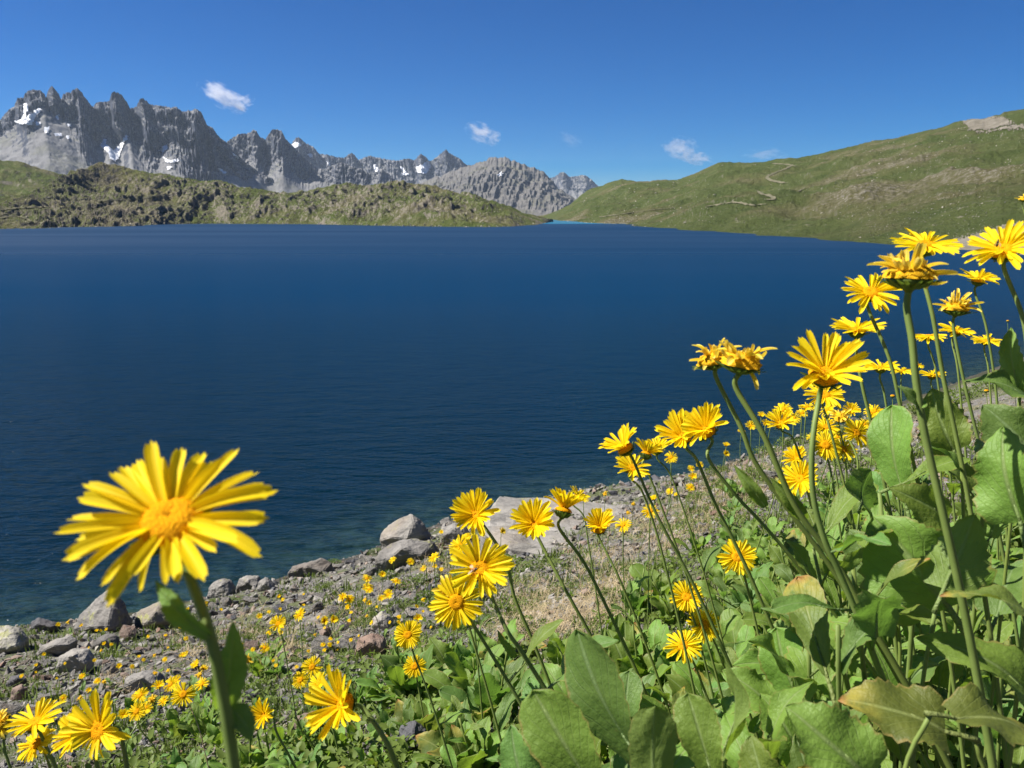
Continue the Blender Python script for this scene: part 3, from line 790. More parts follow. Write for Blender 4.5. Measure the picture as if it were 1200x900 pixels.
# ------------------------------------------------------------------ stones
def hull_rock(seed, n=16, flat=0.7, cuts=2, rough=0.05, pts=None):
    r = random.Random(seed)
    bm = bmesh.new()
    if pts is None:
        pts = []
        for k in range(n):
            v = Vector((r.gauss(0, 1), r.gauss(0, 1), r.gauss(0, 1))).normalized()
            m = max(abs(v.x), abs(v.y), abs(v.z)) ** 0.6
            pts.append(Vector((v.x / m * r.uniform(.75, 1), v.y / m * r.uniform(.6, .95), v.z / m * flat)))
    for p in pts: bm.verts.new(p)
    res = bmesh.ops.convex_hull(bm, input=bm.verts[:])
    junk = [e for e in res['geom_interior'] + res['geom_unused'] if isinstance(e, bmesh.types.BMVert)]
    bmesh.ops.delete(bm, geom=list(set(junk)), context='VERTS')
    size = max((max(v.co[k] for v in bm.verts) - min(v.co[k] for v in bm.verts)) for k in range(3))
    bmesh.ops.dissolve_limit(bm, angle_limit=0.12, verts=bm.verts[:], edges=bm.edges[:])
    if cuts > 0:
        try: bmesh.ops.bevel(bm, geom=bm.edges[:], offset=0.022 * size, segments=1, affect='EDGES')
        except Exception: pass
    bmesh.ops.triangulate(bm, faces=bm.faces[:])
    for c in range(cuts):
        long_ = [e for e in bm.edges if e.calc_length() > 0.09 * size * (1.6 if cuts < 3 else 0.7)]
        bmesh.ops.subdivide_edges(bm, edges=long_, cuts=1, use_grid_fill=True)
        bmesh.ops.triangulate(bm, faces=bm.faces[:])
    bm.normal_update()
    off = Vector((seed * 3.1, seed * 1.7, 0))
    moved = []
    for v in bm.verts:
        q = v.co / size * 2
        d = mnoise.fractal(q * 2.2 + off, 0.8, 2.1, 5) * rough * size + mnoise.noise(q * 9 + off) * rough * 0.35 * size
        d -= abs(mnoise.noise(q * 2.6 - off)) * rough * 1.3 * size
        moved.append((v, v.normal * d))
    for v, d in moved: v.co += d
    bmesh.ops.recalc_face_normals(bm, faces=bm.faces[:])
    V = [v.co.copy() for v in bm.verts]; bm.verts.index_update()
    Fs = [tuple(v.index for v in f.verts) for f in bm.faces]
    bm.free()
    return V, Fs
ROCKM = {'grey': M_ROCK, 'pale': M_ROCK_LIGHT, 'lichen-spotted': M_ROCK_LICHEN, 'dark slate': M_ROCK_DARK, 'rusty': M_ROCK_RUST}
rock_geo = [hull_rock(100 + k, rnd.randint(11, 20), rnd.choice([0.35, 0.45, 0.6, 0.75]), 2, 0.035) for k in range(14)]
rock_mesh = {(k, c): mesh('stone', g[0], g[1], m, smooth=False) for k, g in enumerate(rock_geo) for c, m in ROCKM.items()}

anchors = []      # (px, py, phrase) named landmarks for the labels
def boulder(poly, ridge_px, dpt, thick, mat, label, anchor, seed, lean=0.0, rough=0.022):
    """an outline in the photo and a front ridge, given real depth: rear copies go back by 2*thick"""
    cxm = sum(p[0] for p in poly) / len(poly); cym = sum(p[1] for p in poly) / len(poly)
    base = at(cxm, max(p[1] for p in poly), dpt)
    pts = []
    r = random.Random(seed)
    for (x, y, *e) in poly:
        if e: pts.append(at(x, y, dpt + e[0]) - base); pts.append(at(x, y, dpt + e[0]) - base - Vector((0, 0, .35))); continue
        pts.append(at(x, y, dpt) - base)
        k = 0.72
        pts.append(at(cxm + (x - cxm) * k, cym + (y - cym) * k + 2, dpt + thick * r.uniform(.8, 1.3)) - base)
    for (x, y, t) in ridge_px:
        pts.append(at(x, y, dpt - thick * t) - base)
    low = max(p[1] for p in poly)
    for fx in (0.1, 0.9):
        x = min(p[0] for p in poly) * (1 - fx) + max(p[0] for p in poly) * fx
        pts.append(at(x, low + 4, dpt + thick * 0.4) - base - Vector((0, 0, thick * 0.5)))
    V, Fs = hull_rock(seed, pts=pts, cuts=4, rough=rough)
    o = obj('boulder', mesh('boulder', V, Fs, mat, smooth=False)); o.location = base
    tag(o, label, 'boulder', 'boulders along the lake shore')
    anchors.append((cxm, cym, anchor))
    return o
def dpx(px, py, off=0.0):
    h = hit1(px, py, off)
    return (h - CAM).dot(FWD) if h is not None else None
B = [
 ([(84, 739), (92, 722), (104, 709), (118, 697), (128, 691), (138, 696), (147, 707), (155, 724), (156, 733), (140, 738), (110, 741)], [(131, 713, .9), (127, 735, 1.2), (104, 736, .9), (120, 702, .5), (133, 735, 1.0)], (120, 739), .22, M_ROCK, 'large pointed grey boulder with a black shaded side at the water', 'the pointed boulder with the dark side', 1),
 ([(-30, 766), (-24, 744), (-6, 733), (10, 731), (26, 736), (35, 748), (32, 757), (14, 764)], [(5, 745, .8), (20, 757, 1), (-10, 764, 1)], (5, 764), .22, M_ROCK_LICHEN, 'rounded boulder with yellow-green lichen at the water', 'the rounded lichen boulder', 2),
 ([(34, 738), (37, 728), (45, 723), (57, 726), (72, 730), (70, 738), (50, 741)], [(46, 731, .8), (60, 735, .9)], (52, 740), .15, M_ROCK_DARK, 'low dark stone between the lichen boulder and the pointed boulder', 'the low dark shore stone', 3),
 ([(156, 732), (158, 719), (168, 712), (182, 706), (196, 700), (210, 706), (214, 722), (204, 733), (180, 737)], [(182, 716, .9), (170, 731, 1), (200, 728, .8)], (184, 735), .22, M_ROCK_LICHEN, 'lumpy lichen-covered boulder next to the pointed boulder', 'the lumpy lichen boulder', 4),
 ([(242, 699), (244, 688), (252, 680), (263, 677), (271, 679), (277, 688), (274, 698), (258, 702)], [(258, 686, .8), (266, 697, .9)], (258, 700), .18, M_ROCK, 'rounded grey boulder starting the row of three on the shore', 'the row of three shore boulders', 5),
 ([(276, 690), (280, 678), (290, 674), (303, 674), (309, 682), (305, 691), (288, 694)], [(290, 682, .8), (300, 689, .8)], (290, 692), .15, M_ROCK, 'broad grey boulder in the middle of the row of three', 'the middle boulder of the shore row', 6),
 ([(300, 692), (303, 681), (311, 675), (320, 680), (324, 689), (314, 694)], [(311, 683, .9), (318, 690, .8)], (312, 692), .13, M_ROCK, 'wedge-shaped grey boulder ending the row of three', 'the wedge-shaped shore boulder', 7),
 ([(336, 672), (342, 663), (358, 658), (376, 654), (388, 658), (393, 668), (370, 675), (348, 676)], [(360, 664, .8), (378, 670, .8)], (365, 674), .2, M_ROCK, 'long flat pale boulder lying along the shore', 'the long flat shore boulder', 8),
 ([(443, 634), (446, 624), (460, 611), (474, 604), (482, 601), (492, 607), (500, 616), (507, 627), (505, 636), (470, 640)], [(484, 613, .6), (478, 632, 1.0), (455, 630, .8), (496, 628, .5)], (475, 640), .3, M_ROCK_LIGHT, 'big pale peaked boulder standing at the water edge', 'the pale peaked boulder', 9),
 ([(438, 660), (442, 645), (462, 634), (484, 630), (508, 634), (516, 646), (508, 658), (470, 664)], [(470, 642, .9), (495, 650, .9), (455, 655, .9)], (478, 662), .25, M_ROCK, 'low brownish boulder leaning against the pale peaked boulder', 'the brownish boulder', 10),
 ([(564, 618, .2), (570, 596, 1.1), (586, 580, 2.0), (620, 583, 2.0), (660, 587, 2.1), (700, 588, 2.3), (742, 592, 2.2), (756, 606, 1.2), (735, 626, .3), (690, 640, -.2), (640, 644, -.3), (592, 636, -.2)], [], (655, 640), .3, M_ROCK_LIGHT, 'huge flat pale slab at the lake edge behind the flowers', 'the flat pale slab', 11),
 ([(516, 632), (519, 618), (532, 612), (546, 614), (552, 626), (545, 637), (526, 638)], [(532, 620, .9), (542, 630, .9)], (534, 636), .2, M_ROCK, 'small brown-grey boulder between the peaked boulder and the flat slab', 'the small boulder before the slab', 12),
 ([(64, 784), (68, 770), (84, 760), (104, 759), (112, 770), (108, 782), (86, 788)], [(84, 768, .9), (100, 778, .9)], (88, 786), .14, M_ROCK_LIGHT, 'rounded pale stone with an orange stain below the pointed boulder', 'the rounded pale stone', 13),
 ([(40, 768), (48, 756), (66, 748), (82, 744), (92, 750), (88, 760), (66, 768)], [(60, 757, .9), (80, 756, .7)], (64, 768), .14, M_ROCK, 'flat tilted grey stone at the foot of the pointed boulder', 'the flat tilted stone', 14),
 ([(106, 760), (112, 748), (126, 741), (138, 744), (142, 754), (128, 762)], [(122, 750, .9), (134, 757, .8)], (124, 761), .11, M_ROCK, 'squat grey stone right under the pointed boulder', 'the squat grey stone', 15),
 ([(143, 806), (148, 792), (166, 785), (186, 784), (194, 794), (186, 806), (164, 810)], [(165, 793, .9), (180, 802, .9)], (168, 808), .14, M_ROCK, 'jagged grey stone above the cluster of small yellow flowers', 'the jagged grey stone', 16),
 ([(6, 802), (12, 792), (24, 790), (32, 797), (28, 804), (14, 807)], [(18, 796, .9)], (18, 805), .08, M_ROCK_DARK, 'small bluish slate stone on the grassy slope', 'the small bluish stone', 17),
 ([(12, 820), (14, 806), (26, 801), (33, 806), (31, 818), (20, 823)], [(22, 809, .9)], (22, 821), .08, M_ROCK_RUST, 'small pinkish stone next to the bluish slate stone', 'the small pinkish stone', 18),
 ([(433, 738), (436, 724), (448, 715), (458, 720), (462, 732), (450, 740)], [(446, 726, .8), (455, 735, .8)], (447, 739), .1, M_ROCK_LIGHT, 'bright whitish stone below the green clump with yellow heads', 'the whitish stone', 19),
 ([(372, 754), (374, 740), (382, 732), (389, 738), (390, 752), (382, 758)], [(380, 742, .9)], (381, 757), .08, M_ROCK_RUST, 'small upright reddish stone amid dark slates', 'the upright reddish stone', 20),
 ([(415, 764), (420, 748), (436, 741), (452, 746), (456, 760), (438, 768)], [(434, 752, .9), (446, 760, .9)], (436, 767), .1, M_ROCK_RUST, 'broad rusty stone below the whitish stone', 'the broad rusty stone', 21),
 ([(460, 878), (468, 850), (488, 842), (502, 856), (504, 878), (484, 886)], [(484, 858, .9), (492, 874, .9)], (482, 885), .05, M_ROCK_DARK, 'dark slate stone in the bare gravel near the leaning daisy', 'the dark gravel stone', 22),
 ([(548, 868), (552, 852), (568, 846), (580, 854), (580, 868), (564, 874)], [(566, 857, .9)], (565, 872), .04, M_ROCK, 'grey stone in the bare gravel before the big leaf', 'the grey gravel stone', 23),
 ([(340, 790 + 66), (348, 838), (372, 832), (384, 842), (378, 858), (358, 866)], [(362, 846, .9)], (362, 864), .05, M_ROCK_RUST, 'reddish stone half hidden behind the leaning daisy', 'the reddish stone', 24),
]
for poly, rg, gp, th, m, lab, anc, sd_ in B:
    d_ = dpx(*gp)
    if d_ is None:
        wh = water_hit(gp[0], gp[1]); d_ = (wh - CAM).dot(FWD)
    boulder(poly, rg, d_, th, m, lab, anc, sd_)

scree_poly = [(-40, 760), (20, 742), (160, 722), (300, 690), (450, 648), (600, 604), (760, 570), (880, 535), (960, 500), (930, 560), (860, 580), (760, 625), (660, 660), (600, 690), (520, 740), (440, 790), (300, 790), (180, 830), (60, 850), (-40, 860)]
occupied = [(sum(p[0] for p in b[0]) / len(b[0]), sum(p[1] for p in b[0]) / len(b[0]), (max(p[0] for p in b[0]) - min(p[0] for p in b[0])) / 2) for b in B]
def near_anchor(px, py):
    return min(anchors, key=lambda a: (a[0] - px) ** 2 + (a[1] - py) ** 2)
def relation(px, py, a):
    dx, dy = px - a[0], py - a[1]
    if abs(dy) > abs(dx) * 0.8: return 'below' if dy > 0 else 'behind'
    return 'beside'
used_labels = {}
def unique(lab, alts):
    """first wording that is still free"""
    for x in [lab] + alts:
        if x not in used_labels: used_labels[x] = 1; return x
    used_labels[lab] += 1
    return lab

cand = []
while len(cand) < 2600:
    x, y = rnd.uniform(-40, 960), rnd.uniform(500, 925)
    if in_poly(x, y, scree_poly): cand.append((x, y))
H_ = hits([c[0] for c in cand], [c[1] for c in cand])
n_st = 0
stones = []
sizes = ['palm-sized', 'fist-sized', 'broad', 'chunky', 'little']
shapes = ['angular', 'flat', 'blocky', 'jagged', 'tilted', 'wedge-shaped', 'thin']
for (x, y), h in zip(cand, H_):
    if n_st >= 300: break
    if np.isnan(h[0]): continue
    wpx = min(46, 10 + rnd.expovariate(1 / 9.0)) * (0.6 if y < 640 else 1)
    if any((x - a) ** 2 + (y - b) ** 2 < (r * 0.85 + wpx * 0.4) ** 2 for a, b, r in occupied): continue
    occupied.append((x, y, wpx / 2))
    d = (Vector(h) - CAM).dot(FWD)
    r = wpx * 0.62 * d / F
    k = rnd.randrange(14)
    c = rnd.choices(['grey', 'pale', 'lichen-spotted', 'dark slate', 'rusty'], [46, 22, 10, 14, 8])[0]
    o = obj('stone', rock_mesh[(k, c)])
    o.location = Vector(h) + Vector((0, 0, r * 0.30))
    o.rotation_euler = (rnd.gauss(0, .3), rnd.gauss(0, .3) , rnd.uniform(0, 6.28))
    o.scale = (r, r * rnd.uniform(.7, 1.0), r * rnd.uniform(.65, 1.1))
    stones.append((o, x, y, wpx, c))
    n_st += 1
for o, x, y, wpx, c in stones:
    a = near_anchor(x, y)
    alts = []
    for s in shapes:
        for z in sizes: alts.append(f'{z} {s} {c} stone on the slope {relation(x, y, a)} {a[2]}')
    rnd.shuffle(alts)
    tag(o, unique(alts[0], alts[1:]), 'stone', 'loose stones on the slope')

# gravel: beyond counting
def scatter_mesh(name, pts, radii, geos, mat, mats=None):
    V = []; Fs = []; mi = []
    off = 0
    for p, r in zip(pts, radii):
        g = geos[rnd.randrange(len(geos))]
        q = Quaternion((rnd.gauss(0, 1), rnd.gauss(0, .4), rnd.gauss(0, .4), rnd.gauss(0, 1))).normalized().to_matrix()
        m = np.array(q) * np.array([[r, r * rnd.uniform(.6, 1), r * rnd.uniform(.5, .9)]])
        V.append(g[0] @ m.T + np.array(p)[None, :]); 
        Fs += [tuple(i + off for i in f) for f in g[1]]
        mi += [rnd.choices(range(len(mat)), mats)[0]] * len(g[1])
        off += len(g[0])
    return mesh(name, np.concatenate(V), Fs, mat, smooth=False, midx=mi)
geos = []
for k in range(8):
    V, Fs = hull_rock(300 + k, 9, 0.6, 0, 0.0); geos.append((np.array([tuple(v) for v in V]), Fs))
c2 = [(rnd.uniform(-60, 1260), rnd.uniform(490, 960)) for _ in range(54000)]
H2 = hits([c[0] for c in c2], [c[1] for c in c2])
pts, rad = [], []
for (x, y), h in zip(c2, H2):
    if np.isnan(h[0]): continue
    d = (Vector(h) - CAM).dot(FWD)
    wpx = 2.6 + rnd.expovariate(1 / 3.6)
    r = min(wpx, 18) * .5 * d / F
    pts.append((h[0], h[1], h[2] + r * .2)); rad.append(r)
for k in range(7000):
    x = rnd.uniform(-12, 16); y = rnd.uniform(-1, 22)
    if shore_dist(np.array([x]), np.array([y]))[0] > -0.6:
        r = rnd.uniform(0.01, 0.05); pts.append((x, y, gz(x, y) + r * .2)); rad.append(r)
tag(obj('gravel', scatter_mesh('gravel', pts, rad, geos, [M_ROCK, M_ROCK_LIGHT, M_ROCK_DARK, M_ROCK_RUST], [50, 22, 16, 12])), 'small loose stones and gravel strewn over the slope', None, None, 'stuff')
# pale blocks sprinkled over the far hillside and the peninsula
pts, rad = [], []
for k in range(6500):
    x, y = rnd.uniform(650, 1210), rnd.uniform(150, 305)
    if mnoise.noise(Vector((x * 0.012, y * 0.03, 1))) + 0.30 * rnd.uniform(-1, 1) < 0.02: continue
    loc, n, i_, d = bvr.ray_cast(CAM, ray(x, y).normalized())
    if loc is None or loc.z < 0.2: continue
    r = d / F * (0.30 + rnd.expovariate(1 / 0.32)); pts.append(tuple(loc)); rad.append(min(r, d / F * 1.7))
for k in range(1500):
    x, y = rnd.uniform(0, 640), rnd.uniform(195, 270)
    loc, n, i_, d = bvp.ray_cast(CAM, ray(x, y).normalized())
    if loc is None or loc.z < 0.2: continue
    r = d / F * (0.3 + rnd.expovariate(1 / 0.4)); pts.append(tuple(loc)); rad.append(min(r, d / F * 2.2))
for k in range(900):
    x = rnd.uniform(0, 1150); wl = wl_p if x < 640 else wl_r
    y = float(ip(wl, np.array([x]))[0]) - abs(rnd.gauss(0, 0.9))
    b = bvp if x < 640 else bvr
    loc, n, i_, d = b.ray_cast(CAM, ray(x, y).normalized())
    if loc is None: continue
    r = d / F * (0.3 + rnd.expovariate(1 / 0.6)); pts.append(tuple(loc)); rad.append(min(r, d / F * 2.5))
M_FARROCK = mat_rock('far_block', (0.20, 0.185, 0.155), (0.33, 0.305, 0.25), (0.44, 0.41, 0.34), 0, 0.6, bumpd=0.2)
tag(obj('hillside_rubble', scatter_mesh('hillside_rubble', pts, rad, geos, [M_FARROCK, M_ROCK], [80, 20])), 'pale rubble sprinkled over the far hillsides and shores', None, None, 'stuff')

# ------------------------------------------------------------------ leaves
def leaf_mesh(name, mat, seed, shape='ovate', wid=0.5, pet=0.45, fold=0.25, arch=0.35, wave=0.05, teeth=0.03, nu=26, nv=9):
    """blade of length 1 along +Y after a stalk of length pet, face up +Z"""
    r = random.Random(seed)
    V = []; UV = []; ph = r.uniform(0, 6); ph2 = r.uniform(0, 6)
    tw = r.uniform(-.25, .25); bend = r.uniform(-.08, .08)
    for i in range(nu):
        t = i / (nu - 1)
        if shape == 'spoon': wv = wid * (t ** 0.75) * (1 - t ** 5.0) ** 0.62 * 0.92 + 0.028
        elif shape == 'lance': wv = wid * (math.sin(math.pi * min(1, (t * 0.93 + 0.07)) ** 0.8)) ** 0.8 * 0.8 + 0.01
        else: wv = wid * (math.sin(math.pi * min(1, (t * 0.9 + 0.10)) ** 0.72)) ** 0.7 * 0.88 + 0.012
        if i == nu - 1: wv = 0.004
        wl_ = wv * 0.5
        tooth = teeth * (1 if i % 3 == 1 else -0.5 if i % 3 == 2 else 0.1) * (0.2 + 0.8 * math.sin(math.pi * t))
        for j in range(nv):
            s = -1 + 2 * j / (nv - 1)
            ww = wl_ * s + (tooth * s if abs(s) > 0.99 else 0)
            z = arch * (t - 1.15 * t * t) + fold * abs(s) ** 1.3 * wl_ * (1 - .4 * t)
            z += wave * abs(s) ** 1.6 * math.sin(t * 9 + ph + (1.7 if s > 0 else 0)) * (wl_ / (wid * .5 + 1e-6))
            z += tw * t * ww + 0.012 * math.sin(7 * t + 5 * s + ph2)
            V.append((ww + bend * t * t, pet + t, z)); UV.append((0.5 + 0.5 * s, t))
    fs = grid_faces(nu, nv)
    if pet > 0.01:
        a, b = tube([(0, 0, 0), (0, pet * 0.5, 0.01), (0, pet + 0.04, 0.004), (bend * .3, pet + 0.35, arch * 0.21)], [0.026, 0.022, 0.018, 0.006], 5)
        o = len(V); V += [tuple(q) for q in a]; UV += [(0.5, 0.02)] * len(a); fs += [tuple(i + o for i in f) for f in b]
    return mesh(name, V, fs, mat, True, UV)
LEAF = {}
for nm, m in (('g', M_LEAF), ('d', M_LEAF_DARK), ('o', M_LEAF_OLD)):
    LEAF[nm + 'spoon'] = [leaf_mesh('leaf', m, 10 + k, 'spoon', 0.52 + .05 * k, 0.35, 0.28, 0.30, 0.06, 0.010) for k in range(4)]
    LEAF[nm + 'ovate'] = [leaf_mesh('leaf', m, 20 + k, 'ovate', 0.56 + .06 * k, 0.32, 0.22, 0.45, 0.11, 0.030) for k in range(4)]
    LEAF[nm + 'lance'] = [leaf_mesh('leaf', m, 30 + k, 'lance', 0.36 + .05 * k, 0.02, 0.30, 0.50, 0.08, 0.018) for k in range(4)]
PROT = []        # flower heads that stand clear of the foliage: (px, py, radius, depth)
def add_leaf(root, key, base, y, n, L, W=None, k=None, free=False):
    yn = Vector(y).normalized()
    for f_ in (.4, .7, 1.0, 1.3):
        a_, b_, d_ = project(Vector(base) + yn * L * f_)
        for (fx, fy, fr_, fd) in ([] if free else PROT):
            if d_ < fd - .02 and (a_ - fx) ** 2 + (b_ - fy) ** 2 < (fr_ + 0.22 * L * F / max(d_, .1)) ** 2: return None
    ms = LEAF[key]; me = ms[rnd.randrange(len(ms)) if k is None else k]
    m3 = frame(y, n)
    o = obj('leaf', me, root)
    o.matrix_basis = Matrix.Translation(Vector(base) - root.location) @ m3.to_4x4() @ Matrix.Diagonal((W or L, L, L, 1))
    return o

# ------------------------------------------------------------------ flower heads
def petal_mesh(name, mat, seed, r0=0.2, wid=0.15, droop=0.2, curl=0.0, nu=9, nv=5, length=1.0):
    r = random.Random(seed); V = []; UV = []
    bend = r.uniform(-.05, .05); tw = r.uniform(-.5, .5)
    for i in range(nu):
        t = i / (nu - 1)
        wv = wid * (0.45 + 0.55 * math.sin(math.pi * min(1, t * 0.60 + 0.08))) 
        if t > 0.85: wv *= 1 - ((t - 0.85) / 0.15) ** 2 * 0.30
        for j in range(nv):
            s = -1 + 2 * j / (nv - 1)
            x = r0 + (length - r0) * t
            if i == nu - 1: x += (0.035 if j in (0, 2, 4) else -0.01) - 0.045 * abs(s)
            z = -droop * t * t + 0.10 * wv * (s * s) * (1.5 - t) * 2 - 0.03 * math.cos(3.1 * s) * wv * 4
            if curl:
                a = curl * t * t * 2.2
                x = r0 + (length - r0) * (math.sin(a) / (a + 1e-6) if a > 1e-3 else 1) * t
                z += -(length - r0) * t * (1 - math.cos(a)) / (a + 1e-6) * 0.9
            y = s * wv * .5
            V.append((x, y + bend * t * t, z + tw * t * y)); UV.append((t, 0.5 + .5 * s))
    return mesh(name, V, grid_faces(nu, nv), mat, True, UV)
PET = [petal_mesh('petal', M_PETAL, k, 0.2, 0.135 + 0.012 * (k % 4), [0.02, 0.08, 0.16, 0.28, 0.05, 0.12][k % 6]) for k in range(8)]
PET_DROOP = [petal_mesh('petal', M_PETAL, 40 + k, 0.2, 0.14, 0.36 + 0.08 * k) for k in range(3)]
PET_OLD = [petal_mesh('petal', M_PETAL_OLD, 60 + k, 0.25, 0.16 + .015 * k, 0.1, [0.2, -0.5, 0.35, -0.6, 0.0][k], length=[1.0, .8, .9, .75, 1.05][k]) for k in range(5)]
def disc_mesh(name, mat, rad, hgt, seed, bumpy=0.02):
    V = []; nr, na = 9, 26
    r_ = random.Random(seed)
    for i in range(nr):
        a = (i / (nr - 1)) * math.pi * .5
        for k in range(na):
            q = 2 * math.pi * (k + .5 * (i % 2)) / na
            b = bumpy * r_.uniform(-1, 1)
            rr = rad * math.sin(a) * (1 + b); z = hgt * math.cos(a) * (1 + b) - (0.05 * math.exp(-(a / .4) ** 2) if bumpy < 0.05 else 0)
            V.append((rr * math.cos(q), rr * math.sin(q), z))
    fs = [(i * na + k, i * na + (k + 1) % na, (i + 1) * na + (k + 1) % na, (i + 1) * na + k) for i in range(nr - 1) for k in range(na)]
    fs.append(tuple(range(na))[::-1])
    return mesh(name, V, fs, mat)
M_SHRIVEL = plain('petal_shrivelled', (0.055, 0.022, 0.018), 0.8, 0.1)
PET_DARK = [petal_mesh('petal', M_SHRIVEL, 80 + k, 0.25, 0.12, 0.35, 0.5, length=.9) for k in range(3)]
DISC = [disc_mesh('disc', M_DISC, 0.325, 0.17, k, 0.035) for k in range(3)]
DISC_OLD = [disc_mesh('disc', M_DISC_OLD, 0.50, 0.30, k, 0.13) for k in range(3)]
def calyx_mesh(seed, rad=0.30, n=16, spread=0.42):
    """green cup under the head with a ring of pointed bracts"""
    prof = [(0.07, -0.30), (0.10, -0.25), (0.2, -0.19), (rad * .92, -0.10), (rad, -0.02), (rad * .9, 0.0)]
    V = []; fs = []; na = 16
    for (r, z) in prof:
        for k in range(na):
            q = 2 * math.pi * k / na; V.append((r * math.cos(q), r * math.sin(q), z))
    fs = [(i * na + k, i * na + (k + 1) % na, (i + 1) * na + (k + 1) % na, (i + 1) * na + k) for i in range(len(prof) - 1) for k in range(na)]
    r_ = random.Random(seed)
    for k in range(n):
        q = 2 * math.pi * (k + r_.uniform(-.2, .2)) / n; c, s = math.cos(q), math.sin(q)
        o = len(V); e = spread * r_.uniform(.9, 1.2); zz = r_.uniform(-.02, .04)
        for (r, wd, z) in ((0.2, 0.05, -.2), (rad * 1.02, 0.055, -.08), (e, 0.012, -.015 + zz)):
            V += [(r * c - wd * s, r * s + wd * c, z - 0.012), (r * c, r * s, z + .0 - 0.03), (r * c + wd * s, r * s - wd * c, z - 0.012)]
        fs += [(o, o + 1, o + 4, o + 3), (o + 1, o + 2, o + 5, o + 4), (o + 3, o + 4, o + 7, o + 6), (o + 4, o + 5, o + 8, o + 7)]
    return mesh('flower_head', V, fs, M_BRACT)
CALYX = [calyx_mesh(k) for k in range(3)]; CALYX_OLD = [calyx_mesh(9 + k, 0.46, 18, 0.66) for k in range(2)]
CALYX_BUD = calyx_mesh(20, 0.40, 16, 0.30)
def petal_xf(q, tilt, s=1.0, roll=0.0):
    return Matrix.Rotation(q, 4, 'Z') @ Matrix.Rotation(-tilt, 4, 'Y') @ Matrix.Rotation(roll, 4, 'X') @ Matrix.Diagonal((s, s, s, 1))
def ring_layout(seed, n, cup, style):
    r = random.Random(seed); out = []
    for k in range(n):
        if style == 'old' and r.random() < 0.15: continue
        if style == 'fresh' and r.random() < (0.02, 0.04, 0.14, 0.03, 0.08)[seed % 5]: continue
        q = 2 * math.pi * (k + r.uniform(-.28, .28)) / n
        tl = math.radians(cup + r.gauss(0, 5 if style == 'fresh' else 17))
        out.append((q, tl, r.uniform(.86, 1.06) if style == 'fresh' else r.uniform(.65, 1.0), r.gauss(0, .22), r.random()))
    return out
def ring_mesh(seed, n, cup, style):
    """all petals of a small head in one mesh"""
    V = []; fs = []; UV = []
    src = PET if style == 'fresh' else PET_OLD
    for (q, tl, s, roll, u) in ring_layout(seed, n, cup, style):
        me = src[int(u * len(src))]; m = petal_xf(q, tl, s, roll); o = len(V)
        V += [tuple(m @ v.co) for v in me.vertices]
        fs += [tuple(i + o for i in p.vertices) for p in me.polygons]
        uu = [None] * len(me.vertices)
        for lp in me.loops: uu[lp.vertex_index] = tuple(me.uv_layers[0].data[lp.index].uv)
        UV += uu
    return mesh('petal_ring', V, fs, M_PETAL if style == 'fresh' else M_PETAL_OLD, True, UV)
RINGS = {('fresh', c): [ring_mesh(200 + c * 10 + k, 31 + 3 * k, c, 'fresh') for k in range(3)] for c in (5, 20, 38)}
RINGS.update({('old', c): [ring_mesh(500 + c * 10 + k, 20, c, 'old') for k in range(2)] for c in (20, 40)})

def flower_head(root, pos, n, R, cup, style, seed, split, droop_front=False, fringe=False):
    q = Vector((0, 0, 1)).rotation_difference(Vector(n).normalized())
    rot = q.to_matrix().to_4x4() @ Matrix.Rotation(rnd.uniform(0, 6.28), 4, 'Z')
    old = style == 'old'
    if style == 'bud':
        h = obj('flower_head', CALYX_BUD, root); h.matrix_basis = Matrix.Translation(Vector(pos) - root.location) @ rot @ Matrix.Diagonal((R, R, R * 1.2, 1))
        d = obj('disc', DISC[0], h); d.scale = (1.1, 1.1, 1.2); return h
    h = obj('flower_head', rnd.choice(CALYX_OLD if old else CALYX), root)
    h.matrix_basis = Matrix.Translation(Vector(pos) - root.location) @ rot @ Matrix.Diagonal((R, R, R, 1))
    d = obj('disc', rnd.choice(DISC_OLD if old else DISC), h)
    if split:
        lay = ring_layout(seed, 36 if not old else 32, cup, 'fresh' if not old else 'old')
        inv = rot.to_3x3().inverted()
        down = (inv @ Vector((0, 0, -1)))
        for (a, tl, s, roll, u) in lay:
            src = PET_OLD if old else PET
            me = src[int(u * len(src))]
            if droop_front:
                f = math.cos(a) * down.x + math.sin(a) * down.y
                if f > 0.25: tl -= 0.08 * f; s *= 1 - 0.24 * f; me, s = (PET_DROOP[int(u * 3)], s * .82) if u < .35 else (me, s)
            p = obj('petal', me, h); p.matrix_basis = petal_xf(a, tl, s, roll)
    if fringe:
        for k in range(11):
            p = obj('petal', PET_DARK[k % 3], h); p.matrix_basis = Matrix.Translation((0, 0, -.08)) @ petal_xf(k * .571, math.radians(rnd.uniform(-32, -8)), rnd.uniform(.8, 1.05), rnd.gauss(0, .5)); p['label'] = 'dark shrivelled petal'
    if not split:
        ck = min((c for st, c in RINGS if st == ('old' if old else 'fresh')), key=lambda c: abs(c - cup))
        obj('petal_ring', rnd.choice(RINGS[('old' if old else 'fresh', ck)]), h)
    return h

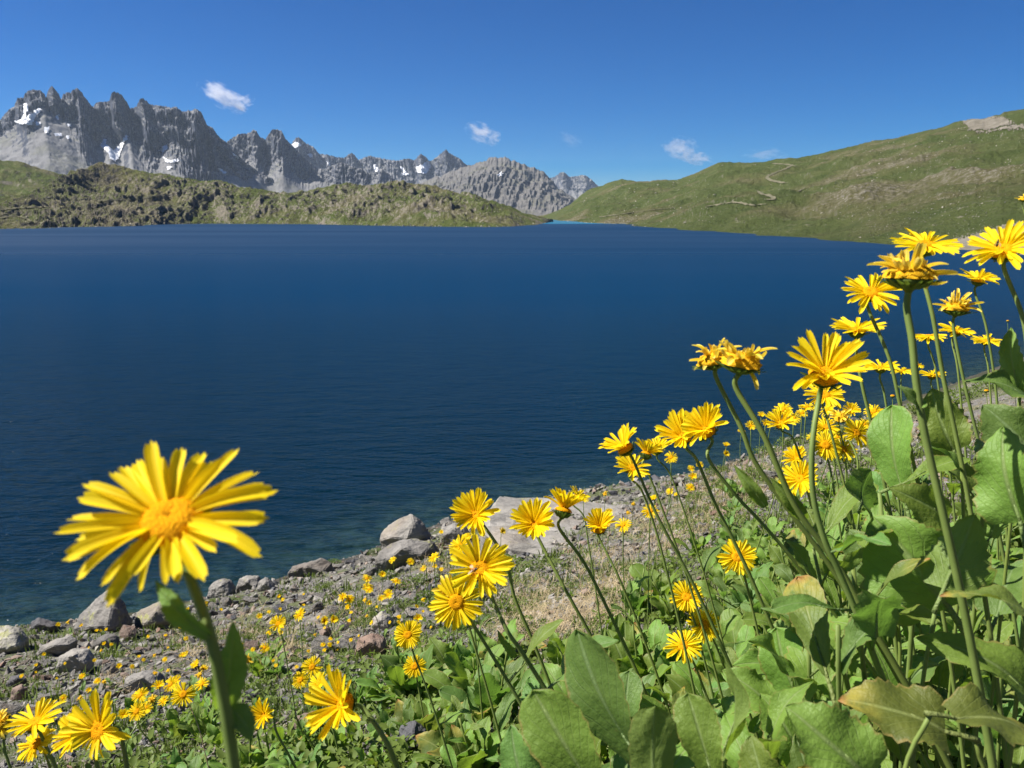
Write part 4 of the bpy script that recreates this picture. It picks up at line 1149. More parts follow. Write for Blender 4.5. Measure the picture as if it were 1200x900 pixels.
def stem_to_ground(pts3):
    """carry a stem on from its last point down into the soil, bending towards the vertical"""
    p = pts3[-1].copy(); prev = pts3[-2] if len(pts3) > 1 else p + Vector((0, 0, .1))
    d = (p - prev).normalized(); out = []
    if d.z > -0.3: d = Vector((d.x * .5, d.y * .5, -0.6)).normalized()
    st = 0.03
    for k in range(40):
        if p.z < gz(p.x, p.y) - 0.01: break
        d = (d * 0.96 + Vector((0, 0, -1)) * 0.04).normalized()
        p = p + d * st; out.append(p.copy())
    return out
def add_stem(root, pos, n, pts3, rad, R):
    nn = Vector(n).normalized()
    start = Vector(pos); second = start - nn * R * 0.42
    keep = [q for q in pts3 if (q - second).length > R * 0.5 and (q - start).length > R * 0.8]
    if not keep: keep = [second - Vector((0, 0, R * .8))]
    path = [start, second] + keep
    tail = stem_to_ground(path)
    path = path + tail[1::3] + (tail[-1:] if tail else [])
    q = smooth_path(path, 5)
    L = len(q)
    radii = [rad * (1.15 if i == 0 else 0.85 + 0.35 * i / L) for i in range(L)]
    V, fs = tube([p - root.location for p in q], radii, 8)
    return obj('stem', mesh('stem', V, fs, M_STEM), root)

def daisy(spec, root=None, cat='flower', group='tall yellow daisies'):
    px, py, wpx = spec['p'][0], spec['p'][1], spec['w']
    D = spec.get('D', 0.055); d = spec.get('d') or D * F / wpx
    st = spec.get('style', 'fresh'); n = camvec(*spec.get('n', (-.1, .7, .7)))
    cup_ = spec.get('cup', 20); cup_ = cup_ + 9 if cup_ >= 28 and st == 'fresh' else cup_
    R = wpx * d / F / 2 * spec.get('k', 1.0) * (1.06 / math.cos(math.radians(min(spec.get('cup', 20), 34) * .8)) if st == 'fresh' else 1.1)
    pos = at(px, py, d)
    sp = spec.get('stem', [])
    ds = spec.get('ds', 0.0)
    pts3 = [at(x, y, d * (1 + ds * (i + 1))) for i, (x, y) in enumerate(sp)]
    rad = spec.get('r', R * 0.082) * 0.82
    if root is None:
        path = [pos - n * R * .3] + pts3
        tail = stem_to_ground(path)
        b = tail[-1] if tail else path[-1]
        root = empty('yellow_daisy', (b.x, b.y, gz(b.x, b.y)))
        tag(root, spec['lab'], cat, group)
        used_labels[spec['lab']] = 1
    stem = add_stem(root, pos - n * R * 0.22, n, pts3, rad, R)
    if spec.get('straw'): stem.data.materials[0] = M_DRY
    flower_head(root, pos, n, R, cup_, st, int(px * 7 + py), wpx >= 30 and st != 'bud', spec.get('droop', False), spec.get('fringe', False))
    for (b, t, wl_, off, nn, key) in spec.get('leaves', []):
        B3 = at(b[0], b[1], d * (1 + off)); T3 = at(t[0], t[1], d * (1 + off * 0.5))
        L = (T3 - B3).length
        add_leaf(root, key, B3, T3 - B3, camvec(*nn), L / 1.02, wl_ * d / F / 0.42, None, True)
    for e in spec.get('plus', []): daisy(e, root)
    if d > 0.5 and st != 'bud' and not spec.get('leaves') and wpx >= 30:
        pth = smooth_path([pos] + pts3 + stem_to_ground([pos] + pts3)[2::4], 4)
        for fr in (.5, .66, .8, .92):
            if rnd.random() < .25: continue
            q = pth[int(fr * (len(pth) - 1))]; a_ = rnd.uniform(0, 6.28)
            add_leaf(root, rnd.choice(['glance', 'dlance', 'govate', 'dovate', 'gspoon']), q, (math.cos(a_), math.sin(a_), rnd.uniform(.3, 1.3)), (-math.cos(a_) - .2, -math.sin(a_), .9), rnd.uniform(.035, .075) * (.6 + .6 * fr))
    anchors_f.append((px, py, spec.get('anc')))
    return root
anchors_f = []
FL = [
 dict(p=(200, 613), w=214, D=.060, n=(.0, .79, .61), cup=11, r=.0026, droop=True, stem=[(228, 672), (245, 740), (262, 820), (275, 905)],
      leaves=[((246, 748), (178, 682), 34, -.01, (-.6, .6, .45), 'glance'), ((262, 830), (268, 732), 46, .03, (.5, .1, .8), 'glance'), ((268, 830), (300, 862), 40, .02, (.1, .8, .3), 'dlance')], lab='largest yellow daisy, rising over the lake on a thick stem with clasping leaves', anc='the largest daisy'),
 dict(p=(118, 855), w=80, n=(-.35, .35, .87), cup=24, stem=[(150, 905)], droop=True, lab='bright daisy with a big orange disc in the corner cluster below the scree', anc='the corner cluster of daisies'),
 dict(p=(94, 862), w=56, d=.78, n=(-.5, .5, .6), cup=30, stem=[(112, 890), (118, 915)], lab='daisy half hidden behind the big-disced corner daisy'),
 dict(p=(42, 848), w=62, n=(-.15, .9, .35), cup=22, stem=[(54, 872), (68, 905)], lab='daisy seen from the side, second from the frame edge in the corner cluster'),
 dict(p=(42, 872), w=46, d=.9, n=(-.3, .8, .5), cup=5, stem=[(56, 892), (62, 912)], lab='flat daisy peeking from under the side-on corner daisy'),
 dict(p=(0, 848), w=46, n=(-.2, .5, .85), cup=28, stem=[(4, 872), (14, 905)], style='old', lab='fading daisy cut by the frame edge beside the corner cluster'),
 dict(p=(403, 826), w=84, n=(-.58, .38, .72), cup=30, stem=[(432, 843), (452, 868), (466, 900)], lab='daisy tilted over bare gravel, its petals fanned toward the largest daisy', anc='the tilted daisy over bare gravel'),
 dict(p=(311, 838), w=36, n=(-.45, .4, .8), cup=30, stem=[(324, 858), (336, 880)], lab='small tilted daisy standing between the largest daisy and the tilted gravel daisy', anc='the small tilted daisy'),
 dict(p=(558, 604), w=56, n=(-.25, .5, .83), cup=28, stem=[(573, 622), (592, 655), (603, 700), (622, 745), (636, 780)], lab='daisy with overlapping petals standing highest in front of the pale slab', anc='the highest daisy before the slab',
      leaves=[((606, 770), (582, 740), 12, 0, (-.4, .3, .8), 'glance')]),
 dict(p=(562, 667), w=74, n=(-.12, .52, .85), cup=20, stem=[(575, 692), (592, 735), (612, 765)], lab='daisy with a small bee on its petals', anc='the daisy with the bee'),
 dict(p=(535, 706), w=60, n=(-.08, .3, .95), cup=8, stem=[(552, 728), (572, 760), (596, 800)], lab='flat open daisy directly under the one with the bee', anc='the flat open daisy under the bee'),
 dict(p=(528, 690), w=40, d=.98, n=(-.3, .6, .7), cup=25, style='old', stem=[(548, 730), (560, 770)], lab='faded daisy hidden behind the flat open daisy under the bee'),
 dict(p=(626, 616), w=54, n=(-.15, .62, .75), cup=34, stem=[(640, 640), (662, 690), (690, 740)], lab='densely petalled daisy beside the daisy showing its green underside', anc='the densely petalled daisy'),
 dict(p=(660, 599), w=54, n=(.22, .95, -.12), cup=38, stem=[(668, 622), (685, 660), (715, 720)], lab='cup-shaped daisy showing its dark green underside before the slab', anc='the cup-shaped daisy'),
 dict(p=(702, 620), w=40, n=(-.08, .8, .55), cup=40, stem=[(711, 640), (722, 670), (735, 700)], lab='small cup-shaped daisy on a thin dark stem above dry grass', anc='the small cup-shaped daisy'),
 dict(p=(478, 744), w=32, n=(-.1, .4, .9), cup=8, stem=[(484, 764), (492, 785)], lab='round daisy above another, on gravel near the whitish stone', anc='the upper round daisy on gravel'),
 dict(p=(486, 781), w=26, n=(0, .45, .9), cup=8, stem=[(489, 798), (492, 815)], lab='small round daisy lowest above the bare gravel', anc='the lowest round daisy'),
 dict(p=(733, 526), w=50, n=(-.5, .7, .3), cup=36, stem=[(746, 550), (768, 600), (800, 660)], lab='daisy with one petal bunch upright, leaning out over open water', anc='the daisy leaning over open water'),
 dict(p=(741, 550), w=42, d=1.15, n=(.1, .75, .6), cup=20, stem=[(752, 575), (768, 620), (780, 665)], style='fresh', lab='daisy tucked under the one leaning over open water'),
 dict(p=(757, 533), w=36, d=1.2, n=(.3, .8, -.2), cup=35, stem=[(762, 560), (785, 620)], lab='daisy seen from behind between two pairs of daisies over the water'),
 dict(p=(770, 528), w=30, d=1.3, n=(-.1, .8, .2), cup=40, stem=[(785, 555), (802, 600), (815, 640)], lab='narrow closed daisy next to the wide double daisy'),
 dict(p=(800, 513), w=56, n=(-.38, .7, .6), cup=32, stem=[(817, 540), (838, 590), (858, 630)], lab='left half of the wide double daisy over the water, petals fanned up', anc='the wide double daisy'),
 dict(p=(828, 505), w=56, d=.92, n=(-.45, .62, .6), cup=36, stem=[(830, 537), (862, 580), (890, 610)], lab='taller half of the wide double daisy over the water'),
 dict(p=(868, 427), w=72, D=.05, k=1.15, style='old', n=(.12, .96, .25), cup=30, r=.0032, stem=[(878, 455), (895, 510), (930, 590), (965, 640), (988, 672), (1018, 728), (1052, 785)],
      lab='three-headed plant with two faded brownish heads and one fresh daisy on a branching stem', anc='the three-headed faded plant',
      leaves=[((898, 595), (862, 545), 16, 0, (-.3, .2, .8), 'glance'), ((945, 610), (905, 560), 18, .02, (-.4, .3, .7), 'glance'), ((985, 668), (1010, 640), 20, 0, (.4, .4, .7), 'glance')],
      plus=[dict(p=(836, 424), w=58, k=1.15, style='old', d=.74, n=(-.25, .93, .2), cup=32, r=.0028, stem=[(846, 452), (868, 500), (884, 540), (920, 592), (962, 648), (990, 690)]),
            dict(p=(966, 440), w=96, n=(-.08, .72, .68), cup=28, d=.66, r=.0030, stem=[(957, 468), (952, 520), (953, 580), (966, 632), (984, 672)])]),
 dict(p=(966, 464), w=44, n=(-.1, .75, .6), cup=12, stem=[(972, 500), (985, 550)], lab='flat daisy hiding behind the fresh head of the three-headed plant'),
 dict(p=(915, 497), w=36, n=(-.3, .65, .65), cup=28, stem=[(930, 515), (945, 560)], lab='daisy with raised petals between the faded heads and the fresh head', anc='the raised-petal daisy'),
 dict(p=(938, 562), w=44, n=(-.6, .45, .6), cup=22, stem=[(950, 590), (960, 620)], lab='daisy facing the water low beside the straight stem', anc='the low daisy by the straight stem'),
 dict(p=(934, 538), w=30, n=(-.55, .6, .5), cup=28, stem=[(945, 570), (955, 600)], lab='narrow daisy stacked above the low one beside the straight stem'),
 dict(p=(967, 522), w=36, n=(-.1, .45, .88), cup=8, stem=[(972, 545), (978, 580)], lab='round daisy lowest in the crowded cluster behind the straight stem', anc='the crowded flower cluster'),
 dict(p=(967, 501), w=30, n=(-.05, .75, .6), cup=15, stem=[(975, 530), (982, 570)], lab='daisy in the middle of the crowded cluster, above the round one'),
 dict(p=(1003, 508), w=36, n=(.35, .45, .8), cup=12, stem=[(1005, 540), (1003, 580)], lab='daisy turned from the water at the edge of the crowded cluster'),
 dict(p=(988, 527), w=30, n=(.1, .5, .8), cup=12, stem=[(992, 550), (995, 590)], lab='daisy half covered by others at the base of the crowded cluster'),
 dict(p=(985, 490), w=30, n=(0, .8, .5), cup=12, style='old', stem=[(990, 530), (992, 570)], lab='faded daisy on top of the crowded cluster'),
 dict(p=(1004, 388), w=58, n=(-.05, .95, .28), cup=16, stem=[(1005, 405), (1010, 450), (1022, 500), (1035, 560)], lab='sparse-petalled daisy below the frosty-petalled one over the water', anc='the sparse-petalled daisy'),
 dict(p=(1020, 344), w=64, n=(-.15, .72, .66), cup=12, stem=[(1033, 365), (1042, 420), (1056, 480), (1070, 540)], lab='broad flat daisy with pale tipped petals, face turned to the camera', anc='the pale-tipped flat daisy'),
 dict(p=(1066, 326), w=92, D=.055, style='old', n=(.02, .98, .15), cup=30, k=1.12, r=.0034, stem=[(1065, 350), (1069, 400), (1074, 450), (1084, 510), (1100, 580), (1116, 650)],
      lab='big ragged daisy with curling withered petals on the thickest upright stem', anc='the big ragged daisy',
      leaves=[((1078, 478), (1052, 452), 18, 0, (-.3, .6, .6), 'dlance'), ((1076, 476), (1086, 470), 16, 0, (.2, .8, .5), 'glance'), ((1112, 610), (1045, 575), 60, .03, (-.2, .4, .9), 'glance')]),
 dict(p=(1085, 289), w=76, n=(.02, .88, .45), cup=12, stem=[(1090, 312), (1093, 370), (1105, 440), (1118, 500)], lab='topmost daisy, wide open against the far hillside', anc='the topmost daisy'),
 dict(p=(1176, 295), w=80, n=(-.35, .75, .5), cup=22, stem=[(1186, 325), (1198, 370), (1206, 420)], lab='bright daisy cut by the frame edge with a fly on it', anc='the daisy with the fly'),
 dict(p=(1146, 329), w=42, n=(.02, .92, .4), cup=22, stem=[(1146, 345), (1155, 380), (1165, 440), (1170, 490)], lab='small daisy beside the ragged one on a thin dark stem', anc='the small dark-stemmed daisy'),
 dict(p=(1120, 363), w=54, style='old', n=(.05, .97, .2), cup=38, stem=[(1120, 385), (1126, 430), (1140, 490), (1150, 530)], lab='withered brown daisy head with shrunken petals', anc='the withered brown head'),
 dict(p=(1088, 395), w=36, style='fresh', n=(-.1, .95, .2), cup=5, stem=[(1096, 430), (1105, 490)], lab='flat pale daisy below the ragged head, behind two stems'),
 dict(p=(1120, 389), w=38, style='fresh', n=(.1, .9, .4), cup=14, d=1.5, stem=[(1122, 430), (1128, 490)], lab='daisy partly behind the stem of the withered brown head'),
 dict(p=(1155, 400), w=32, n=(-.05, .9, .35), cup=10, stem=[(1158, 430), (1162, 480)], lab='small daisy below the small dark-stemmed one against the water'),
 dict(p=(1199, 234), w=18, style='old', n=(0, .9, .3), cup=30, stem=[(1202, 260), (1208, 330)], lab='withered head at the frame edge against the hillside'),
 dict(p=(1032, 432), w=38, n=(-.05, .95, .25), cup=15, stem=[(1036, 460), (1042, 500)], lab='side-on daisy, bigger one of the pair between tall stems', anc='the pair between tall stems'),
 dict(p=(1057, 435), w=24, n=(0, .95, .3), cup=12, stem=[(1056, 460), (1058, 500)], lab='smaller side-on daisy of the pair between tall stems'),
 dict(p=(1092, 441), w=28, n=(0, .95, .22), cup=16, stem=[(1094, 460), (1098, 500)], lab='side-on daisy alone beyond the thickest stem'),
 dict(p=(1076, 428), w=15, n=(.2, .8, .5), cup=10, stem=[(1078, 450), (1080, 500)], lab='tiny orange daisy just beyond the thickest stem'),
 dict(p=(1046, 464), w=13, D=.016, style='bud', n=(0, 1, .1), stem=[(1047, 485), (1052, 540)], lab='closed green bud beside the leaf on the thickest stem'),
 dict(p=(1156, 458), w=13, D=.018, style='bud', n=(0, 1, .1), stem=[(1158, 480), (1163, 530)], lab='closed green bud standing alone against dry grass'),
 dict(p=(1181, 376), w=8, D=.012, style='bud', n=(0, 1, .1), stem=[(1182, 395), (1186, 430)], lab='tiny dark bud against the water below the fly daisy'),
 dict(p=(804, 700), w=38, fringe=True, n=(-.1, .6, .75), cup=16, stem=[(812, 722), (822, 760)], lab='daisy with a dark shrivelled petal fringe among the broad leaves', anc='the dark-fringed daisy'),
 dict(p=(825, 733), w=38, n=(0, .5, .85), cup=8, stem=[(836, 750), (850, 785)], lab='clean yellow daisy in the middle of the trio among broad leaves', anc='the trio among broad leaves'),
 dict(p=(800, 757), w=42, n=(-.15, .75, .6), cup=8, stem=[(812, 775), (826, 810)], lab='lowest daisy of the trio among broad leaves'),
 dict(p=(864, 653), w=44, n=(-.05, .55, .8), cup=10, stem=[(872, 675), (882, 715)], lab='spiky-petalled daisy alone amid upright leaves', anc='the spiky daisy amid leaves'),
 dict(p=(540, 641), w=26, n=(-.4, .6, .65), cup=25, stem=[(548, 665), (552, 700)], lab='daisy peeping between the highest daisy and the bee daisy'),
 dict(p=(676, 583), w=26, n=(.4, .8, .1), cup=38, d=1.7, stem=[(684, 605), (690, 640)], lab='daisy tucked behind the cup-shaped daisy with green underside'),
 dict(p=(366, 782), w=24, n=(.1, .5, .85), cup=10, stem=[(368, 800), (370, 815)], lab='orange-centred daisy at the top of the group beyond the tilted gravel daisy', anc='the trio beyond the tilted daisy'),
 dict(p=(352, 797), w=20, n=(-.1, .5, .85), cup=10, stem=[(355, 812), (356, 825)], lab='small orange daisy lowest in the group beyond the tilted gravel daisy'),
 dict(p=(374, 801), w=26, n=(-.55, .55, .55), cup=25, stem=[(380, 815), (384, 830)], lab='side-turned daisy of the group beyond the tilted gravel daisy'),
 dict(p=(215, 814), w=28, n=(.1, .55, .8), cup=8, stem=[(220, 826), (232, 850), (242, 890)], r=.0014, straw=True, lab='daisy on a pale bent straw-like stem beside the largest stem', anc='the bent-stemmed daisy'),
 dict(p=(326, 731), w=20, n=(-.1, .55, .8), cup=14, stem=[(330, 745), (332, 755)], lab='yellow daisy on the open scree below the row of shore boulders', anc='the lone scree daisy'),
 dict(p=(351, 720), w=16, n=(-.45, .5, .7), cup=10, stem=[(352, 732), (353, 745)], lab='oval tilted daisy next to the lone scree daisy'),
]
flower_px = []
for s in FL:
    for e in [s] + s.get('plus', []):
        if e['w'] >= 20: PROT.append((e['p'][0], e['p'][1], e['w'] * .5, e.get('d') or e.get('D', .055) * F / e['w']))
for s in FL:
    daisy(s); flower_px.append((s['p'][0], s['p'][1]))
for (x, y, a) in anchors_f:
    if a: anchors.append((x, y, a))

# smaller flowers on the slope: (px, py, width)
SM = [(214, 735, 7), (174, 746, 5), (181, 768, 6), (193, 773, 7), (214, 768, 9), (140, 781, 8), (155, 781, 6), (182, 789, 8), (197, 786, 7), (96, 792, 8), (114, 798, 9), (122, 799, 8), (105, 809, 8), (94, 818, 9), (74, 818, 9), (80, 729, 7), (68, 732, 6), (125, 738, 5), (218, 748, 6), (230, 780, 14), (234, 791, 12), (186, 805, 16), (200, 802, 18), (164, 815, 20), (178, 820, 16), (236, 802, 18), (160, 834, 22), (145, 838, 14), (170, 830, 18), (207, 798, 14), (192, 822, 14),
      (304, 722, 8), (315, 742, 7), (330, 742, 6), (282, 762, 16), (310, 759, 12), (290, 773, 15), (215, 767, 9), (238, 784, 12), (380, 728, 12), (390, 727, 12), (401, 701, 11), (410, 702, 11), (430, 678, 12), (430, 688, 11), (428, 703, 9), (432, 707, 8), (408, 712, 8), (212, 735, 6), (315, 717, 5), (259, 715, 5), (328, 714, 5),
      (460, 656, 10), (481, 658, 9), (508, 653, 15), (496, 666, 9), (510, 664, 7), (517, 667, 6), (448, 674, 10), (464, 681, 12), (433, 690, 12), (455, 697, 13), (447, 701, 9), (402, 700, 11), (408, 711, 8), (588, 623, 10), (548, 632, 15), (518, 624, 7), (486, 737, 18), (490, 725, 12),
      (742, 591, 8), (766, 585, 11), (762, 599, 20), (730, 615, 20), (709, 579, 9), (785, 576, 10), (793, 580, 7), (810, 549, 9), (820, 545, 9), (812, 559, 11), (809, 571, 11), (786, 536, 16), (714, 600, 10), (700, 599, 8), (736, 601, 8), (684, 586, 12),
      (869, 505, 9), (880, 499, 13), (892, 487, 10), (897, 497, 12), (917, 480, 22), (945, 477, 18), (940, 484, 14), (851, 522, 9), (850, 532, 10), (969, 480, 20), (997, 482, 22), (1024, 482, 22), (1020, 516, 9), (1012, 497, 16), (952, 512, 14), (980, 512, 20), (930, 490, 16), (905, 490, 14), (785, 575, 8)]
for k in range(70):
    while True:
        x = rnd.uniform(20, 560); y = rnd.uniform(690, 800)
        if in_poly(x, y, scree_poly) and y > 0 and mnoise.noise(Vector((x * .012, y * .02, 7))) > -0.1: break
    SM.append((x, y, rnd.uniform(3.5, 6.5)))
SH_h = [hits([s[0] for s in SM], [s[1] for s in SM], o_) for o_ in (0.10,)][0]
sm_shapes = ['round', 'starry', 'ragged', 'flat', 'cupped', 'tilted', 'sparse']
sm_tone = ['yellow', 'golden', 'orange-yellow', 'pale yellow']
for (px, py, wpx), h in zip(SM, SH_h):
    d_size = 0.052 * F / wpx
    d = d_size
    if not np.isnan(h[0]): d = min(d_size, (Vector(h) - CAM).dot(FWD))
    else: d = min(d_size, 9.0)
    n = camvec(rnd.gauss(-.1, .3), rnd.uniform(.5, .9), rnd.uniform(.3, .9))
    pos = at(px, py, d); R = wpx * d / F / 2 * 1.05
    R = max(R, 0.008)
    g = gz(pos.x, pos.y)
    if pos.z < g + 0.02: pos.z = g + 0.02
    lean = Vector((rnd.gauss(0, .04), rnd.gauss(0, .04), 0))
    hh = min(pos.z - g, 1.2)
    root = empty('yellow_daisy', (pos.x + lean.x, pos.y + lean.y, gz(pos.x + lean.x, pos.y + lean.y)))
    b = root.location
    path = smooth_path([pos - n * R * .25, pos - n * R * .6 - Vector((0, 0, hh * .25)), b + Vector((0, 0, hh * .3)) + lean * .2, b - Vector((0, 0, .02))], 3)
    V, fs = tube([p - b for p in path], [max(R * .07, .0009)] * len(path), 5)
    obj('stem', mesh('stem', V, fs, M_STEM), root)
    old = rnd.random() < .16
    flower_head(root, pos, n, R, rnd.choice([5, 10, 20, 35]), 'old' if old else 'fresh', int(px * 3 + py), False)
    if wpx > 6:
        for k in range(rnd.randint(1, 3)):
            a = rnd.uniform(0, 6.28)
            add_leaf(root, rnd.choice(['glance', 'dlance', 'gspoon']), b + Vector((0, 0, .01)), (math.cos(a), math.sin(a), rnd.uniform(.2, 1)), (0, 0, 1), rnd.uniform(.03, .06))
    a = near_anchor(px, py)
    alts = [f"{'faded' if old else 'fresh'} {'small' if wpx > 9 else 'tiny'} {s} {t} daisy {relation(px, py, a)} {a[2]}" for s in sm_shapes for t in sm_tone]
    rnd.shuffle(alts)
    tag(root, unique(alts[0], alts[1:]), 'flower', 'small yellow daisies on the slope')

# ------------------------------------------------------------------ hand-placed leafy plants
# (base px, tip px, width px, depth, normal, mesh key)
HP = [
 ('large upright spoon-shaped leaves nearest the bottom edge beside the gravel', 'the big spoon leaves', [((768, 915), (672, 740), 108, .62, (-.35, .25, .9), 'dspoon'), ((712, 950), (632, 806), 92, .54, (.15, .2, 1), 'gspoon'), ((765, 985), (766, 826), 74, .48, (.05, .25, -.95), 'gspoon'), ((640, 960), (588, 856), 84, .6, (-.2, .5, .8), 'dovate')]),
 ('plant with a narrow edge-on blade and rounded leaves below the daisy trio', 'the edge-on blade', [((846, 890), (850, 752), 30, .6, (.96, .1, .2), 'glance'), ((840, 925), (812, 812), 62, .55, (.2, .3, .9), 'gspoon'), ((906, 940), (884, 862), 52, .5, (-.2, .4, .9), 'govate'), ((915, 838), (846, 788), 50, .85, (0, .7, .7), 'govate')]),
 ('broad toothed leaves overlapping behind the thickest stem', 'the broad toothed leaves', [((1112, 712), (1036, 600), 112, .74, (-.25, .45, .85), 'govate'), ((1106, 690), (1142, 605), 66, .66, (.55, .4, -.5), 'govate'), ((1040, 690), (1000, 618), 50, .8, (-.2, .6, .7), 'dovate'), ((985, 770), (894, 712), 50, .8, (.1, .9, .3), 'dlance')]),
 ('bright upright leaves with a clear pale midrib at the frame edge', 'the bright veined leaf', [((1196, 612), (1172, 500), 78, .62, (-.5, .2, .85), 'govate'), ((1215, 545), (1160, 470), 60, .66, (-.2, .8, .5), 'dovate'), ((1214, 474), (1132, 442), 48, .72, (.1, .9, .3), 'dovate'), ((1196, 462), (1178, 384), 26, .74, (-.3, .2, .9), 'glance')]),
 ('leaf with a yellowed orange-brown tip lying low beside the thick stems', 'the yellow-tipped leaf', [((1108, 858), (985, 826), 82, .56, (-.05, .75, .65), 'oovate'), ((1118, 842), (1222, 862), 78, .52, (.05, .8, .6), 'oovate'), ((1205, 720), (1104, 694), 46, .56, (0, .93, .25), 'olance'), ((1220, 830), (1082, 738), 52, .62, (.1, .7, .6), 'glance'), ((1020, 915), (918, 838), 86, .5, (-.1, .6, .8), 'govate')]),
 ('upright grey-green leaves flanking the middle stems above the toothed leaves', 'the upright grey-green leaves', [((1062, 590), (1036, 476), 62, .84, (-.35, .2, .9), 'gspoon'), ((1118, 528), (1084, 458), 48, .86, (-.2, .5, .8), 'govate'), ((1010, 590), (1022, 555), 64, .9, (.1, .5, -.7), 'dovate'), ((945, 840), (902, 738), 62, .82, (-.2, .35, .9), 'gspoon')]),
]
for lab, anc, lv in HP:
    b0, d0 = lv[0][0], lv[0][3]
    B0 = at(b0[0], b0[1], d0); root = empty('leafy_plant', (B0.x, B0.y, gz(B0.x, B0.y)))
    tag(root, lab, 'plant', 'broad-leaved plants on the slope'); used_labels[lab] = 1
    for (b, t, wpx, d, nn, key) in lv:
        B3 = at(b[0], b[1], d); T3 = at(t[0], t[1], d * 1.02)
        pet = 0.35 if 'spoon' in key else 0.32 if 'ovate' in key else 0.02
        ydir = (T3 - B3).normalized(); L = (T3 - B3).length
        wid0 = 0.58 if 'spoon' in key else 0.62 if 'ovate' in key else 0.42
        nn2 = nn if nn[2] < 0 or nn[0] > .5 else (nn[0] - .55, nn[1] + .3, nn[2] * .75)
        add_leaf(root, key, B3 - ydir * L * pet, ydir, camvec(*nn2), L, wpx * d / F / wid0 / 0.86, None, True)
        # stalk from the leaf's foot into the soil
        s0 = B3 - ydir * L * pet; g = gz(s0.x, s0.y)
        if s0.z > g + 0.02:
            V, fs = tube([q - root.location for q in smooth_path([s0 + ydir * .004, s0 - ydir * L * .18 + Vector((0, 0, (g - s0.z) * .12)), s0 - ydir * L * .3 + Vector((0, 0, (g - s0.z) * .5)), Vector((s0.x, s0.y, g - .01)) - ydir * L * .34], 4)], [L * .026] * 13, 6)
            obj('leaf_stalk', mesh('leaf_stalk', V, fs, M_STEM), root)
    anchors.append((sum(l[0][0] for l in lv) / len(lv), sum(l[1][1] for l in lv) / len(lv), anc))

# ------------------------------------------------------------------ scattered leafy plants
veg_poly = [(470, 930), (470, 800), (540, 760), (600, 762), (650, 755), (700, 725), (750, 680), (800, 612), (850, 550), (920, 505), (1020, 462), (1120, 430), (1210, 405), (1235, 402), (1235, 930)]
veg_low = [(330, 960), (300, 880), (420, 790), (470, 740), (560, 735), (520, 960)]
veg_left = [(100, 960), (110, 880), (180, 830), (330, 770), (420, 780), (380, 960)]
plants = []
def sample(poly, n):
    xs = [p[0] for p in poly]; ys = [p[1] for p in poly]; out = []
    while len(out) < n:
        x, y = rnd.uniform(min(xs), max(xs)), rnd.uniform(min(ys), max(ys))
        if in_poly(x, y, poly): out.append((x, y))
    return out
plist = [(x, y, 1.0) for x, y in sample(veg_poly, 140)] + [(x, y, .55) for x, y in sample(veg_low, 24)] + [(x, y, .6) for x, y in sample(veg_left, 24)]
PH = hits([p[0] for p in plist], [p[1] for p in plist])
pl_size = ['large', 'low', 'dense', 'sprawling', 'young', 'upright']
pl_tone = ['fresh green', 'grey-green', 'dark green', 'bright green']
for (x, y, sc), h in zip(plist, PH):
    if np.isnan(h[0]): continue
    b = Vector(h); d = (b - CAM).dot(FWD)
    if d > 9: continue
    root = empty('leafy_plant', b)
    tone = rnd.choice('ggd'); nl = rnd.randint(9, 14)
    base_l = rnd.uniform(.075, .120) * sc * (0.85 if d < 1.2 else 1.0)
    ph = rnd.uniform(0, 6.28)
    for k in range(nl):
        a = ph + k * 2.4 + rnd.gauss(0, .3)
        el = rnd.uniform(.4, 1.45)
        y3 = Vector((math.cos(a) * math.cos(el), math.sin(a) * math.cos(el), math.sin(el)))
        nn = Vector((-math.cos(a) * .6 * math.sin(el) - .5, -math.sin(a) * .6 * math.sin(el) - .2, 1.0))
        key = tone + rnd.choices(['spoon', 'ovate', 'lance'], [4, 5, 2])[0]
        if rnd.random() < .05: key = 'oovate'
        L = base_l * rnd.uniform(.7, 1.35)
        add_leaf(root, key, b + Vector((math.cos(a), math.sin(a), 0)) * .012 - Vector((0, 0, .004)), y3, nn, L, L * rnd.uniform(.85, 1.15))
    # a leafy shoot on some of them
    if rnd.random() < .45 and d > 1.0:
        hgt = rnd.uniform(.1, .24) * sc; lx_, ly_ = rnd.gauss(-.02, .03), rnd.gauss(0, .03)
        path = smooth_path([Vector((0, 0, 0)), Vector((lx_ * .4, ly_ * .4, hgt * .5)), Vector((lx_, ly_, hgt))], 4)
        V, fs = tube(path, [.0028] * len(path), 6); obj('stem', mesh('stem', V, fs, M_STEM), root)
        for k in range(4):
            q = path[min(len(path) - 1, 2 + 2 * k)] + b; a = k * 2.3 + ph
            add_leaf(root, tone + 'lance', q, (math.cos(a), math.sin(a), rnd.uniform(.5, 1.2)), (-math.cos(a), -math.sin(a), .8), rnd.uniform(.05, .085) * sc * (1.1 - k * .15))
    plants.append((root, x, y, tone, base_l))
tall_poly = [(880, 720), (950, 640), (1040, 590), (1130, 540), (1225, 520), (1230, 925), (900, 925)]
tl_ = sample(tall_poly, 34) + sample([(800, 700), (900, 610), (1000, 560), (1000, 700), (860, 800)], 12) + sample([(880, 590), (960, 530), (1060, 490), (1180, 450), (1240, 520), (1000, 620)], 18)
